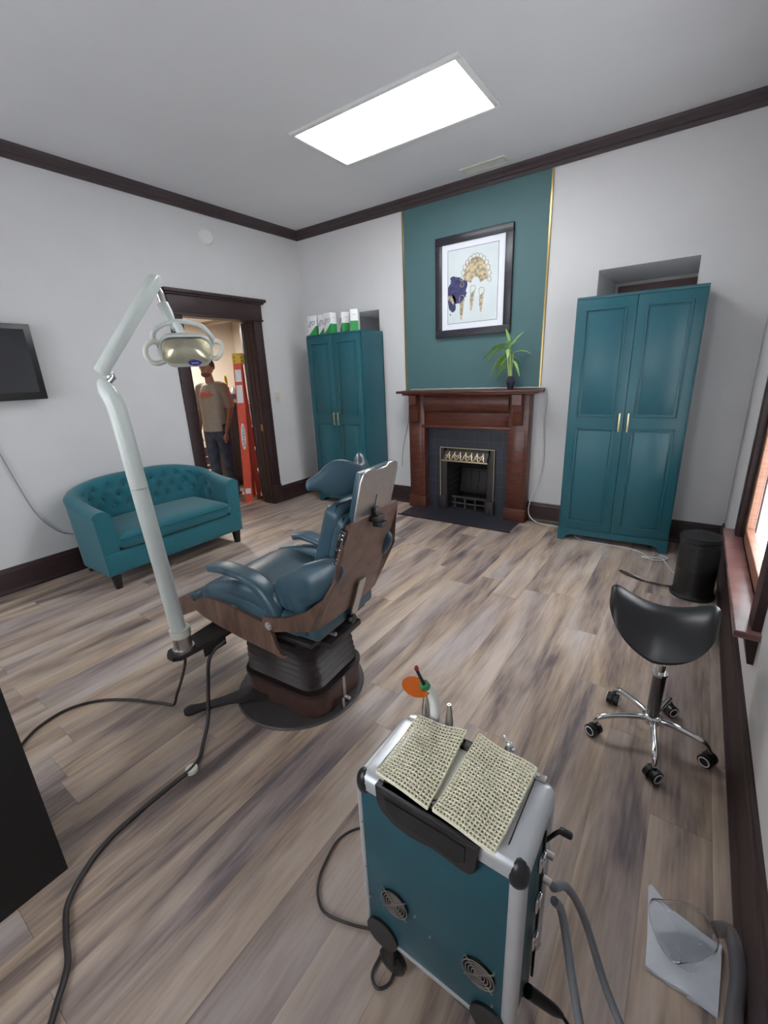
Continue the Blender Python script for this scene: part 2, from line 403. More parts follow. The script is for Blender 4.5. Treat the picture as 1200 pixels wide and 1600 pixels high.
# doorway: casing, header with cap, reveal
b = BM()
box(b, 0, .028, -1.845, -1.725, 0, 2.19, .003); box(b, 0, .028, -.85, -.725, 0, 2.19, .003)
box(b, 0, .034, -1.85, -1.72, 0, .24, .004); box(b, 0, .036, -.855, -.718, 0, .24, .004)
box(b, 0, .032, -1.85, -.715, 2.19, 2.37, .003); box(b, 0, .042, -1.862, -.705, 2.172, 2.192, .006)
box(b, 0, .070, -1.885, -.66, 2.372, 2.405, .006); box(b, 0, .05, -1.87, -.68, 2.355, 2.374, .004)
box(b, 0.026, .034, -1.735, -1.722, .24, 2.18); box(b, 0.026, .034, -.853, -.838, .24, 2.18)
door = struct('door_1', b, 'dark', smooth=True)
b = BM(); box(b, -.15, .002, -1.735, -1.715, 0, 2.2); box(b, -.15, .002, -.862, -.842, 0, 2.2); box(b, -.15, .002, -1.72, -.85, 2.175, 2.195); box(b, -.10, -.06, -.87, -.835, 0, 2.18)
struct('jamb', b, 'dark', parent=door)
b = BM(); box(b, -.05, -.02, -.868, -.862+.002, .93, 1.01); o = struct('strike_plate', b, 'brass', parent=door); o['label'] = 'small brass strike plate'
b = BM(); dl = Matrix.Translation((-.14, -.855, 0)) @ Matrix.Rotation(R(143), 4, 'Z'); box(b, 0, .80, 0, .035, .01, 2.16, .003, mx=dl)
for q in ((.12, .68, .25, .95), (.12, .68, 1.15, 1.95)): box(b, q[0], q[1], -.004, .039, q[2], q[3], .003, mx=dl)
struct('door_leaf', b, 'dark', parent=door)
# window in the right wall
b = BM()
box(b, RW-.03, RW+.01, WY0-.12, WY0, WZ0-.02, WZ1+.13, .005); box(b, RW-.03, RW+.01, WY1, WY1+.12, WZ0-.02, WZ1+.13, .005)
box(b, RW-.035, RW+.01, WY0-.14, WY1+.14, WZ1, WZ1+.15, .005)
win = struct('window_1', b, 'dark', smooth=True)
b = BM(); box(b, RW-.085, RW+.06, WY0-.15, WY1+.15, WZ0-.03, WZ0, .006); struct('window_sill', b, 'sill', parent=win)
b = BM(); prism(b, [(RW-.045, WZ0-.03), (RW, WZ0-.03), (RW, WZ0-.15), (RW-.02, WZ0-.15)], WY0-.12, WY1+.12); struct('apron', b, 'dark', parent=win)
b = BM()
for y0, y1 in ((WY0, WY0+.02), (WY1-.02, WY1)): box(b, RW, RW+.06, y0, y1, WZ0, WZ1)
box(b, RW, RW+.06, WY0, WY1, WZ1-.02, WZ1); struct('reveal', b, 'dark', parent=win)
b = BM()
for q in ((WY0+.02, WY0+.075, WZ0, WZ1), (WY1-.075, WY1-.02, WZ0, WZ1), (WY0, WY1, WZ0, WZ0+.075), (WY0, WY1, WZ1-.07, WZ1-.02), (WY0, WY1, 1.47, 1.52)):
    box(b, RW+.004, RW+.045, q[0]+.0, q[1], q[2], q[3], .004)
struct('sash', b, wood('lit_sash_wood', (.26, .12, .075), (.40, .20, .13), rough=.3), parent=win)  # orange-brown lit look of the sash is put into its colour
b = BM(); box(b, RW+.020, RW+.024, WY0+.03, WY1-.03, WZ0+.03, WZ1-.03); struct('pane', b, 'pane', parent=win)
# the room seen through the doorway
b = BM(); box(b, -3.0, -2.9, -3.2, 1.2, 0, 3.2); box(b, -3.0, -.13, 1.1, 1.2, 0, 3.2); box(b, -3.0, -.13, -3.3, -3.2, 0, 3.2)
struct('wall_hall', b, 'hall')
b = BM(); box(b, -3.0, -.13, -3.2, .40, 2.49, 2.56); box(b, -3.0, -.13, .40, 1.2, 3.1, 3.2); box(b, -3.0, -.13, .40, .44, 2.54, 3.2); struct('ceiling_hall', b, 'hall')
b = BM(); box(b, -2.9, -.13, .385, .45, 2.44, 2.50, .004); struct('trim_hall', b, pm('hall_trim_paint', (.33, .28, .22), .7))
b = BM(); box(b, -2.9, -2.87, -3.2, 1.1, 0, .40, .004); struct('baseboard_hall', b, 'dark')
b = BM(); box(b, -2.9, -2.865, -3.2, 1.1, .07, .085); box(b, -2.87, -2.86, -3.2, 1.1, .23, .24); struct('trim_hall_bead', b, 'paper')

# ceiling light, vent, smoke detector, switch
t = thing('ceiling_light', 'long rectangular fluorescent ceiling panel glowing white', 'light', (2.285, -1.325, RH))
b = BM(); hx, hy = .633, .295
for q in ((-hx-.035, hx+.035, -hy-.035, -hy), (-hx-.035, hx+.035, hy, hy+.035), (-hx-.035, -hx, -hy, hy), (hx, hx+.035, -hy, hy)): box(b, q[0], q[1], q[2], q[3], -.022, 0, .004)
obj('frame', b, 'white', t)
b = BM(); box(b, -hx, hx, -hy, hy, -.014, -.006); obj('diffuser', b, 'diffuser', t)
t = thing('ceiling_vent', 'white slatted air vent in the ceiling above the teal wall', 'vent', (2.50, -.195, RH))
b = BM()
for q in ((-.205, .205, -.075, -.055), (-.205, .205, .055, .075), (-.205, -.185, -.055, .055), (.185, .205, -.055, .055)): box(b, *q, -.010, 0, .002)
obj('frame', b, 'cream', t)
b = BM()
for k in range(8): box(b, -.185, .185, -.052+k*.0135, -.044+k*.0135, -.008, -.002)
obj('grille', b, 'cream', t)
t = thing('smoke_detector', 'round white smoke detector high on the left wall', 'smoke detector', (0, -1.30, 2.925))
b = BM(); MX = Matrix.Rotation(R(90), 4, 'Y'); lathe(b, [(.076, 0), (.076, .015), (.068, .022)], mx=MX); obj('mounting_ring', b, 'white', t)
b = BM(); lathe(b, [(.066, .015), (.066, .034), (.058, .042), (.02, .043), (.001, .043)], mx=MX); cyl(b, (.043, .02, .01), (.045, .02, .01), .006); cyl(b, (.043, -.03, -.015), (.045, -.03, -.015), .004); obj('cover', b, 'white', t)
t = thing('light_switch', 'ivory light switch plate beside the doorway', 'light switch', (0, -.592, 1.31))
b = BM(); box(b, 0, .006, -.038, .038, -.06, .06, .003); obj('plate', b, 'outletp', t)
b = BM(); box(b, .004, .018, -.006, .006, -.012, .012, .002); obj('toggle', b, 'outletp', t)

# television
t = thing('television', 'black flat television on the left wall, cut off by the photo edge', 'television', (.0, -3.62, 1.74), rotz=0)
b = BM(); box(b, .055, .09, -.59, .59, -.272, .272, .006); obj('housing', b, 'black', t)
b = BM(); box(b, .0885, .092, -.545, .545, -.215, .235); obj('screen', b, 'screen', t)
b = BM(); box(b, 0, .06, -.15, .15, -.12, .12, .004); obj('wall_bracket', b, 'iron', t)

# ------------------------------------------------------------------ fireplace
t = thing('fireplace_mantel', 'dark red mahogany fireplace mantel with slate tile surround', 'fireplace', (1.63, 0, 0))
X = 1.36
def P(name, bm, m, ang=40): return obj(name, bm, m, t, ang=ang)
b = BM(); box(b, -.10, X+.10, -.235, 0, 1.318, 1.345, .006); box(b, -.05, X+.05, -.19, 0, 1.296, 1.32, .006); P('shelf', b, 'mahog')
for x0, x1 in ((0, .20), (X-.20, X)):
    b = BM(); box(b, x0, x1, -.13, 0, 0, 1.30, .004); box(b, x0-.012, x1+.012, -.142, 0, 0, .14, .004); box(b, x0+.03, x1-.03, -.136, -.12, .2, .95, .003); P('pilaster', b, 'mahog')
b = BM(); box(b, .20, X-.20, -.10, 0, .945, 1.30, .003)
sp = [(0, 1.11), (-.02, 1.12), (-.045, 1.15), (-.055, 1.20), (-.05, 1.26), (-.03, 1.298), (0, 1.298)]
prism(b, [(y-.10, z) for y, z in sp], .20, X-.20, 'x'); box(b, .17, X-.17, -.135, -.095, .945, .975, .005); P('frieze', b, 'mahog')
for xc in (.10, X-.10):
    b = BM(); prism(b, [(-.12, 1.296), (-.215, 1.296), (-.215, 1.20), (-.19, 1.19), (-.18, 1.02), (-.165, 1.0), (-.12, 1.0)], xc-.045, xc+.045, 'x'); P('corbel', b, 'mahog')
# tiled surround with opening
b = BM(); a0, a1 = .20, X-.20; o0, o1, oz = .415, .965, .70
box(b, a0, o0, -.055, 0, 0, .945); box(b, o1, a1, -.055, 0, 0, .945); box(b, o0, o1, -.055, 0, oz, .945)
P('tile_surround', b, 'tile')
b = BM()
for q in ((o0-.045, o0+.035, .0, .73), (o1-.035, o1+.045, .0, .73), (o0, o1, .655, .73)): box(b, q[0], q[1], -.075, -.05, q[2], q[3], .003)
box(b, o0-.055, o0+.04, -.10, -.05, 0, .165, .004); box(b, o1-.04, o1+.055, -.10, -.05, 0, .165, .004)
ins = P('firebox_frame', b, 'iron')
b = BM()
for k in range(30):
    z = .175+k*.0185
    ell(b, (o0-.042, -.078, z), .005, .005, .0085, seg=8); ell(b, (o1+.042, -.078, z), .005, .005, .0085, seg=8)
for k in range(34): ell(b, (o0-.036+k*(o1-o0+.075)/33, -.078, .727), .009, .005, .005, seg=8)
o = obj('beaded_edging', b, 'gold', ins); o['label'] = 'pale gold beaded edging'
# hood with scrollwork
b = BM(); prism(b, [(-.06, .69), (-.075, .69), (-.14, .60), (-.135, .592), (-.06, .592)], o0+.02, o1-.02, 'x'); hood = P('hood', b, 'iron')
b = BM(); box(b, o0+.005, o1-.005, -.148, -.132, .588, .60, .003)
def hp(u, v): # on sloping hood face, u 0..1 along, v up in metres
    return Vector((o0+.04+u*(o1-o0-.08), -.143+v*.72, .60+v))
for i in range(7):
    u0 = .08+i*.14; s = 1 if i % 2 else -1
    pts = []
    for k in range(15):
        a = k/14*5.2; r = .034*(1-k/18); pts.append(hp(u0+s*math.cos(a)*r/.5, .036+math.sin(a)*r*.8))
    tube(b, pts, .0042, 6)
    ell(b, hp(u0, .078), .008, .006, .010, seg=8); tube(b, [hp(u0-.06, .008), hp(u0-.03, .03), hp(u0, .072), hp(u0+.03, .03), hp(u0+.06, .008)], .004, 6, smooth=4)
o = obj('scrollwork', b, 'gold', hood); o['label'] = 'cream gold openwork of scrolls'
b = BM(); box(b, o0, o0+.03, -.05, .40, 0, .70); box(b, o1-.03, o1, -.05, .40, 0, .70); box(b, o0, o1, .33, .41, 0, .70); box(b, o0, o1, -.05, .40, .655, .69); box(b, o0, o1, -.05, .4, 0, .012); P('firebox', b, 'soot')
b = BM()
for k in range(8):
    z = .07+k*.075; box(b, o0+.028, o0+.033, 0, .33, z, z+.010); box(b, o1-.033, o1-.028, 0, .33, z, z+.010); box(b, o0+.03, o1-.03, .326, .332, z, z+.010)
P('mortar_lines', b, 'sootline')
b = BM(); mx = Matrix.Translation((.56, .22, .15)) @ Matrix.Rotation(R(-12), 4, 'X'); box(b, -.08, .33, -.02, .02, 0, .30, .012, mx=mx)
for k in range(4): box(b, -.06+k*.10, -.045+k*.10, -.028, -.018, .03, .28, .004, mx=mx)
P('fireback', b, 'iron')
b = BM(); box(b, .47, .92, .02, .04, .13, .15, .003); box(b, .47, .92, .02, .04, .06, .075, .003)
for k in range(4): box(b, .50+k*.125, .515+k*.125, .02, .04, .012, .14)
P('grate', b, 'sootline')
b = BM(); prism(b, [(.06, -.455), (1.33, -.475), (1.33, .0), (.04, .0)], 0, .010, 'z')
struct_h = P('hearth', b, 'hearth')
b = BM(); box(b, .04, 1.345, -.487, -.472, 0, .013, .002); P('hearth_edging', b, 'dark')

# white cord lying along the mantel shelf and down to the floor
b = BM(); pts = [(1.60+.05*k, -.03+.006*math.sin(k*1.7), 1.352+.003*abs(math.sin(k))) for k in range(29)]
pts += [(3.06, -.02, 1.352), (3.10, -.02, 1.345), (3.11, -.02, 1.25), (3.10, -.02, 1.0), (3.12, -.02, .7), (3.09, -.02, .45), (3.00+.03, -.04, .25), (3.02, -.06, .10), (3.10, -.10, .03), (3.28, -.13, .012), (3.40, -.10, .012)]
tube(b, pts, .0045, 8, smooth=5); tag(obj('power_cord', b, 'whitecord'), 'thin white cord along the mantel shelf and down its right side', 'cord')
b = BM(); tube(b, [(1.60, -.012, 1.345), (1.58, -.012, 1.28), (1.55, -.012, 1.0), (1.47, -.012, .70), (1.44, -.012, .45)], .003, 6, smooth=5)
tag(obj('cable', b, 'greycord'), 'thin grey cable hanging on the wall left of the mantel', 'cord')

# picture
t = thing('framed_picture', 'dark framed dental print above the mantel', 'picture', (2.33, -.006, 2.33))
hw, hh = .40, .462
b = BM(); fw = .072
for q in ((-hw, hw, hh-fw, hh), (-hw, hw, -hh, -hh+fw), (-hw, -hw+fw, -hh+fw, hh-fw), (hw-fw, hw, -hh+fw, hh-fw)): box(b, q[0], q[1], -.034, 0, q[2], q[3], .004)
obj('frame', b, wood('black_frame_wood', (.012, .012, .018), (.026, .024, .034), rough=.35), t)
b = BM(); box(b, -hw+fw-.004, hw-fw+.004, -.018, -.002, -hh+fw-.004, hh-fw+.004); obj('mat', b, 'mat_board', t)
b = BM(); ix, iz = .265, .335
for q in ((-ix, ix, iz-.004, iz), (-ix, ix, -iz, -iz+.004), (-ix, -ix+.004, -iz, iz), (ix-.004, ix, -iz, iz)): box(b, q[0], q[1], -.0188, -.0175, q[2], q[3])
obj('border_line', b, 'ink', t)
b = BM(); box(b, -ix+.004, ix-.004, -.0186, -.0176, -iz+.004, iz-.004); art = obj('print', b, pm('print_paper', (.60, .66, .68), .6, noise=.04, nscale=6), t)
def blob(b, cx, cz, rx, rz, y, jag=.12, n=40, seed=1, rot=0):
    rnd = random.Random(seed); ph = [rnd.random()*6.28 for _ in range(6)]; vs = []
    for k in range(n):
        a = 2*math.pi*k/n; s = 1+jag*sum(math.sin(a*(q+2)+ph[q])/(q+1.5) for q in range(6))
        u, w = rx*s*math.cos(a), rz*s*math.sin(a); u, w = u*math.cos(rot)-w*math.sin(rot), u*math.sin(rot)+w*math.cos(rot)
        vs.append((max(-ix+.005, cx+u), cz+w))
    prism(b, vs, y, y-.0002)
b = BM(); blob(b, -.165, -.03, .092, .125, -.0190, .10, 90, 3); blob(b, -.215, -.14, .045, .080, -.0190, .12, 60, 5); blob(b, -.09, -.0, .035, .065, -.01905, .16, 50, 8); blob(b, -.12, -.12, .03, .04, -.0191, .2, 40, 18); blob(b, -.07, .035, .02, .03, -.01915, .25, 40, 21); blob(b, -.075, -.075, .018, .022, -.0192, .3, 40, 23); blob(b, -.19, .07, .05, .03, -.01925, .2, 40, 29); blob(b, -.235, -.245, .006, .009, -.0190, .2, 16, 9)
obj('ink_splash', b, 'navy', art)
b = BM()   # arch of teeth over a palate: filled crescent, ring of tooth outlines, roots
arc = []
for k in range(25):
    a = R(178-k*7.6); arc.append((.035+.125*math.cos(a), .055+.185*math.sin(a)))
inner = [(.035+.045*math.cos(R(178-k*7.6)), .015+.055*math.sin(R(178-k*7.6))) for k in range(25)]
prism(b, arc+inner[::-1], -.0193, -.0195)
blob(b, -.225, -.10, .025, .035, -.0193, .6, 30, 12)
for k in range(14):
    a = R(188-k*14.8); cx, cz = .035+.142*math.cos(a), .045+.205*math.sin(a)
    ring = [Vector((cx+.019*math.cos(q*math.pi/6), -.0197, cz+.022*math.sin(q*math.pi/6))) for q in range(13)]
    tube(b, ring, .0028, 5)
for cx, cz, ln, rt in ((-.105, -.075, .22, -.04), (.012, .00, .22, -.10), (.10, -.03, .21, -.02)):
    poly = [(-.024, 0), (-.027, -.03), (-.019, -.065), (-.014, -ln*.7), (-.003, -ln), (.004, -ln), (.013, -ln*.7), (.019, -.065), (.027, -.03), (.022, 0), (0, .007)]
    pts = [Vector((cx+u*math.cos(rt)-w*math.sin(rt), -.0198, cz-.01+u*math.sin(rt)+w*math.cos(rt))) for u, w in poly]
    tube(b, pts+[pts[0]], .0028, 5)
    prism(b, [(cx+(u*.75)*math.cos(rt)-w*math.sin(rt), cz-.01+w) for u, w in poly[2:9]], -.0193, -.0195)
obj('teeth_drawing', b, 'goldink', art)

# potted lucky bamboo
t = thing('potted_bamboo', 'lucky bamboo with drooping leaves in a dark faceted vase on the mantel', 'plant', (2.80, -.15, 1.345))
b = BM(); lathe(b, [(.026, 0), (.040, .05), (.045, .065), (.030, .105), (.027, .122), (.022, .122), (.024, .10)], seg=8); obj('vase', b, 'vase', t, smooth=False)
rnd = random.Random(4); tops = []
for k in range(5):
    a = k*1.3; x0, y0 = .010*math.cos(a), .010*math.sin(a); h = .20+.035*k; lx, ly = .012*math.cos(a)+(-.02 if k != 2 else .03), .012*math.sin(a)
    b = BM(); pts = [(x0, y0, .06), (x0+lx*.3, y0+ly*.3, .13), (x0+lx*.7, y0+ly, .06+h*.6), (x0+lx, y0+ly, .06+h)]
    tube(b, pts, [.0065, .0065, .006, .004], 8, smooth=4)
    for z in (.12, .16, .20): ell(b, (x0+lx*.5, y0+ly*.5, z), .0078, .0078, .003, seg=8)
    obj('stem', b, 'stem', t); tops.append(Vector((x0+lx, y0+ly, .06+h)))
def leaf(p, az, L, rise, droop, w=.013):
    w *= 1.35
    b = BM(); d = Vector((math.cos(az), math.sin(az)*.7, 0)); side = Vector((-math.sin(az), math.cos(az), .35)).normalized(); rings = []
    for k in range(9):
        u = k/8; c = p + d*L*u + Vector((0, 0, rise*u-droop*u*u)); ww = w*math.sin(math.pi*min(1, u*.93+.04))**.8+.0006
        rings.append([c-side*ww, c-Vector((0, 0, .002)), c+side*ww, c+Vector((0, 0, .0012))])
    loft(b, rings); obj('leaf', b, 'leaf', t)
for p, az, L, ri, dr_, w in ((tops[4], 3.3, .26, .10, .22, .022), (tops[4], .3, .12, .13, .02, .022), (tops[4], 2.3, .10, .17, .02, .012), (tops[3], 3.0, .22, .07, .18, .014), (tops[3], 3.6, .17, .06, .12, .013),
     (tops[2], .1, .17, .08, .10, .008), (tops[2], 2.9, .20, .03, .16, .013), (tops[1], 3.2, .19, .0, .17, .013), (tops[1], 4.2, .14, .04, .13, .012), (tops[0], 3.0, .16, -.02, .14, .012),
     (tops[0], 5.6, .13, .02, .16, .009), (tops[3], .9, .10, .10, .02, .014), (tops[4], 4.6, .10, .10, .08, .012), (tops[2], 3.9, .15, .05, .12, .012), (tops[0]+Vector((0, 0, -.03)), 3.4, .12, -.0, .11, .011),
     (tops[2], 3.2, .22, .05, .22, .016), (tops[3], 3.3, .14, .09, .06, .014), (tops[1], 2.7, .15, .03, .14, .013), (tops[4], 3.9, .18, .07, .14, .014), (tops[4], 1.8, .12, .06, .08, .013), (tops[1], .6, .12, .03, .10, .010), (tops[3], 5.0, .13, .02, .10, .012)):
    leaf(p, az, L, ri, dr_, w)

# ------------------------------------------------------------------ tall cabinets
def door_panel(b, x0, x1, z0, z1, y):
    """raised moulding rectangle on a door face, y is the face"""
    w = .013
    for q in ((x0, x1, z0, z0+w), (x0, x1, z1-w, z1), (x0, x0+w, z0, z1), (x1-w, x1, z0, z1)):
        box(b, q[0], q[1], y-.010, y+.001, q[2], q[3], .0055, 2)
    box(b, x0+.026, x1-.026, y-.004, y+.001, z0+.026, z1-.026, .0035, 2)
def cabinet(loc, rotz, w, d, h, label):
    t = thing('wardrobe_cabinet', label, 'cabinet', loc, rotz, 'tall teal cabinets')
    b = BM(); fz = .10
    box(b, 0, w, -.0, d, h-.022, h, .002); box(b, 0, .02, 0, d, 0, h-.02); box(b, w-.02, w, 0, d, 0, h-.02); box(b, 0, w, d-.01, d, .09, h-.02); box(b, 0, w, .02, d, .095, .115)
    box(b, .02, w-.02, .06, .08, .115, h-.022)
    obj('carcass', b, 'teal', t)
    b = BM(); prism(b, [(0, 0), (.055, 0), (.075, .045), (.12, .062), (w-.12, .062), (w-.075, .045), (w-.055, 0), (w, 0), (w, .118), (0, .118)], -.018, .002); obj('plinth', b, 'teal', t)
    for k in range(2):
        x0 = .012+k*(w/2-.011); x1 = x0+w/2-.014
        b = BM(); box(b, x0, x1, -.020, .0, .122, h-.026, .002)
        mid = h*.525
        door_panel(b, x0+.062, x1-.062, mid+.045, h-.095, -.020); door_panel(b, x0+.062, x1-.062, .19, mid-.045, -.020)
        dd = obj('door', b, 'teal', t)
        hx_ = x1-.030 if k == 0 else x0+.030
        b = BM(); z0 = mid-.07; box(b, hx_-.006, hx_+.006, -.052, -.040, z0, z0+.15, .002); box(b, hx_-.004, hx_+.004, -.042, -.020, z0+.01, z0+.02); box(b, hx_-.004, hx_+.004, -.042, -.020, z0+.13, z0+.14)
        o = obj('handle', b, 'gold', dd); o['label'] = 'brushed gold bar handle'
    return t
cabinet((.437, -.435, 0), 0, .81, .40, 2.00, 'teal cabinet left of the fireplace with green and white boxes on top')
cabinet((3.40, -.385, 0), R(3.0), .865, .33, 2.05, 'teal cabinet right of the fireplace in front of the wall recess')

# boxes on the left cabinet
def carton(x, y, rot, w, h, d, label):
    t = thing('carton', label, 'box', (x, y, 2.00), rot, 'green and white boxes on the left cabinet')
    b = BM(); box(b, -w/2, w/2, -d/2, d/2, 0, h, .001); bx = obj('body', b, 'paper', t)
    b = BM(); prism(b, [(-w/2+.004, .001), (w/2, .001), (w/2, h*.46)], -d/2-.0012, -d/2+.001); prism(b, [(-d/2, .001), (d/2, .001), (d/2, h*.46), (-d/2, h*.46)], w/2-.001, w/2+.0012, 'x')
    obj('green_band', b, 'green', bx)
    b = text_bm('go', w*.80, .0004, .45); bmesh.ops.transform(b, matrix=Matrix.Translation((-.004, -d/2-.0012, h*.66)) @ Matrix.Rotation(R(90), 4, 'X'), verts=b.verts)
    obj('lettering', b, 'silver_ink', bx, smooth=False)
    b = BM(); box(b, w/2, w/2+.001, -d*.26, d*.26, h*.74, h*.755); obj('side_print', b, 'silver_ink', bx)
    return t
carton(.515, -.37, R(3), .118, .205, .085, 'green and white box, leftmost on the left cabinet, standing apart')
carton(.665, -.36, R(0), .115, .205, .085, 'green and white box second from the left, partly hidden behind its right neighbour')
carton(.765, -.375, R(-8), .122, .213, .09, 'green and white box whose green panel wraps round its right side, third from left')
carton(.93, -.32, R(-35), .115, .205, .09, 'green and white box turned so its blank narrow side faces right, fourth from left')
carton(1.115, -.36, R(-62), .115, .212, .085, 'green and white box nearest the wall recess, showing only its narrow side')

# ------------------------------------------------------------------ sofa
def make_sofa():
    t = thing('loveseat', 'teal tufted barrel-back loveseat with black legs against the left wall', 'sofa', (.06, -2.545, 0))
    # local: x depth from the wall (0..0.71), y along (-.62..+.64)
    Y0, Y1, D = -.635, .655, .69
    def plan(s, off):
        """s 0..1 along the U from the near arm front to the far arm front; off inward"""
        rC = .27; y0, y1, x0 = Y0+off, Y1-off, off+.0
        r = max(.05, rC-off*.6)
        L1 = D-(x0+r); La = math.pi/2*r; L2 = (y1-y0)-2*r; T = 2*L1+2*La+L2; d = s*T
        if d < L1: return Vector((D-d, y0, 0))
        d -= L1
        if d < La: a = d/r; return Vector((x0+r-r*math.sin(a), y0+r-r*math.cos(a), 0))
        d -= La
        if d < L2: return Vector((x0, y0+r+d, 0))
        d -= L2
        if d < La: a = d/r; return Vector((x0+r-r*math.cos(a), y1-r+r*math.sin(a), 0))
        d -= La
        return Vector((x0+r+d, y1, 0))
    NS = 200; TH = .115
    def height(s):
        u = abs(s-.5)*2; k = min(1, max(0, (u-.12)/.88)); k = k*k*(3-2*k)
        return .800-.155*k
    # buttons on the inner face: rows of a diamond grid
    btn = []
    for row, (z, n, sh) in enumerate(((.70, 13, 0), (.615, 12, .5), (.53, 13, 0))):
        for k in range(n):
            s = .14+(k+sh)/12*.72
            if s < .87: btn.append((s, z-(.035 if abs(s-.5) > .28 else 0)))
    LT = 2.3
    def dimple(s, z):
        d = 0
        for bs, bz in btn:
            dd = ((s-bs)*LT)**2+(z-bz)**2
            if dd < .02: d += .030*math.exp(-dd/.0011)
        # pleats joining the buttons
        return d
    b = BM(); rings = []
    for i in range(NS+1):
        s = i/NS; H = height(s); po = plan(s, 0); pi = plan(s, TH)
        nv = (pi-po).normalized()
        ring = []
        zb = .125
        K = 26
        # outer face up, leaning outwards
        for k in range(7):
            z = zb+(H-.06-zb)*k/6; lean = .035*(k/6); ring.append(po-nv*lean*.6+nv*.02+Vector((0, 0, z)))
        ro = TH/2+.012
        for k in range(1, 8):
            a = math.pi*k/8; cx = TH/2-.0; ring.append(po+nv*(cx-ro*math.cos(a))+Vector((0, 0, H-.06+.06*math.sin(a))))
        for k in range(K):
            z = H-.06-(H-.06-.30)*k/(K-1); ring.append(po+nv*(TH+.010-dimple(s, z)+.012*math.sin(math.pi*min(1, (H-z)/.5)))+Vector((0, 0, z)))
        ring.append(po+nv*TH+Vector((0, 0, zb)))
        rings.append(ring)
    loft(b, rings); obj('back_and_arms', b, 'sofa', t, ang=60)
    b = BM(); ell(b, (0, 0, 0), .011, .011, .011, seg=12); b0 = obj('button', b, 'sofabtn', t)
    for i, (bs, bz) in enumerate(btn):
        pi = plan(bs, TH-.012); nv = (plan(bs, TH)-plan(bs, 0)).normalized()
        o = b0 if i == 0 else b0.copy()
        if i: C.objects.link(o)
        o.location = pi+nv*.003+Vector((0, 0, bz))
    # front rail
    b = BM(); box(b, .30, D+.012, Y0+.02, Y1-.02, .125, .305, .022, 3); obj('seat_base', b, 'sofa', t)
    # seat cushion, crowned
    b = BM(); rings = []
    cy0, cy1 = Y0+.118, Y1-.118
    n = 36
    for i in range(n+1):
        v = i/n; y = cy0+(cy1-cy0)*v; e = min(1, min(v, 1-v)*n/3.0); e = math.sqrt(max(0, 1-(1-e)**2))
        ring = []
        for k in range(44):
            a = 2*math.pi*k/44; ca, sa = math.cos(a), math.sin(a)
            q = lambda w_, p: math.copysign(abs(w_)**p, w_)
            x = .42+(.30*(.90+.10*e))*q(ca, .32); z = .372+(.066*e+.002)*q(sa, .42)+.016*math.sin(math.pi*v)*max(0, sa)
            ring.append(Vector((x, y, z)))
        rings.append(ring)
    loft(b, rings); cu = obj('seat_cushion', b, 'sofa', t, ang=70)
    b = BM(); tube(b, [(.722, cy0+.02, .405), (.725, cy0+.2, .408), (.725, cy1-.2, .408), (.722, cy1-.02, .405)], .005, 8, smooth=6); obj('piping', b, 'sofa', cu)
    for x, y in ((.655, Y0+.075), (.655, Y1-.075), (.07, Y0+.12), (.07, Y1-.12)):
        b = BM(); loft(b, [[Vector((x+sx*w_, y+sy*w_, z)) for sx, sy in ((-1, -1), (1, -1), (1, 1), (-1, 1))] for w_, z in ((.020, 0), (.030, .13))]); obj('leg', b, 'leg', t)
    return t
make_sofa()
b = BM(); tube(b, [(.012, -3.50, 1.50), (.012, -3.44, 1.22), (.012, -3.41, 1.08), (.015, -3.36, .82), (.015, -3.30, .57), (.015, -3.20, .40), (.015, -3.10, .335), (.02, -2.98, .32)], .004, 8, smooth=6)
tag(obj('television_cable', b, 'greycord'), 'thin grey cable curving down the left wall from the television to the loveseat', 'cord')

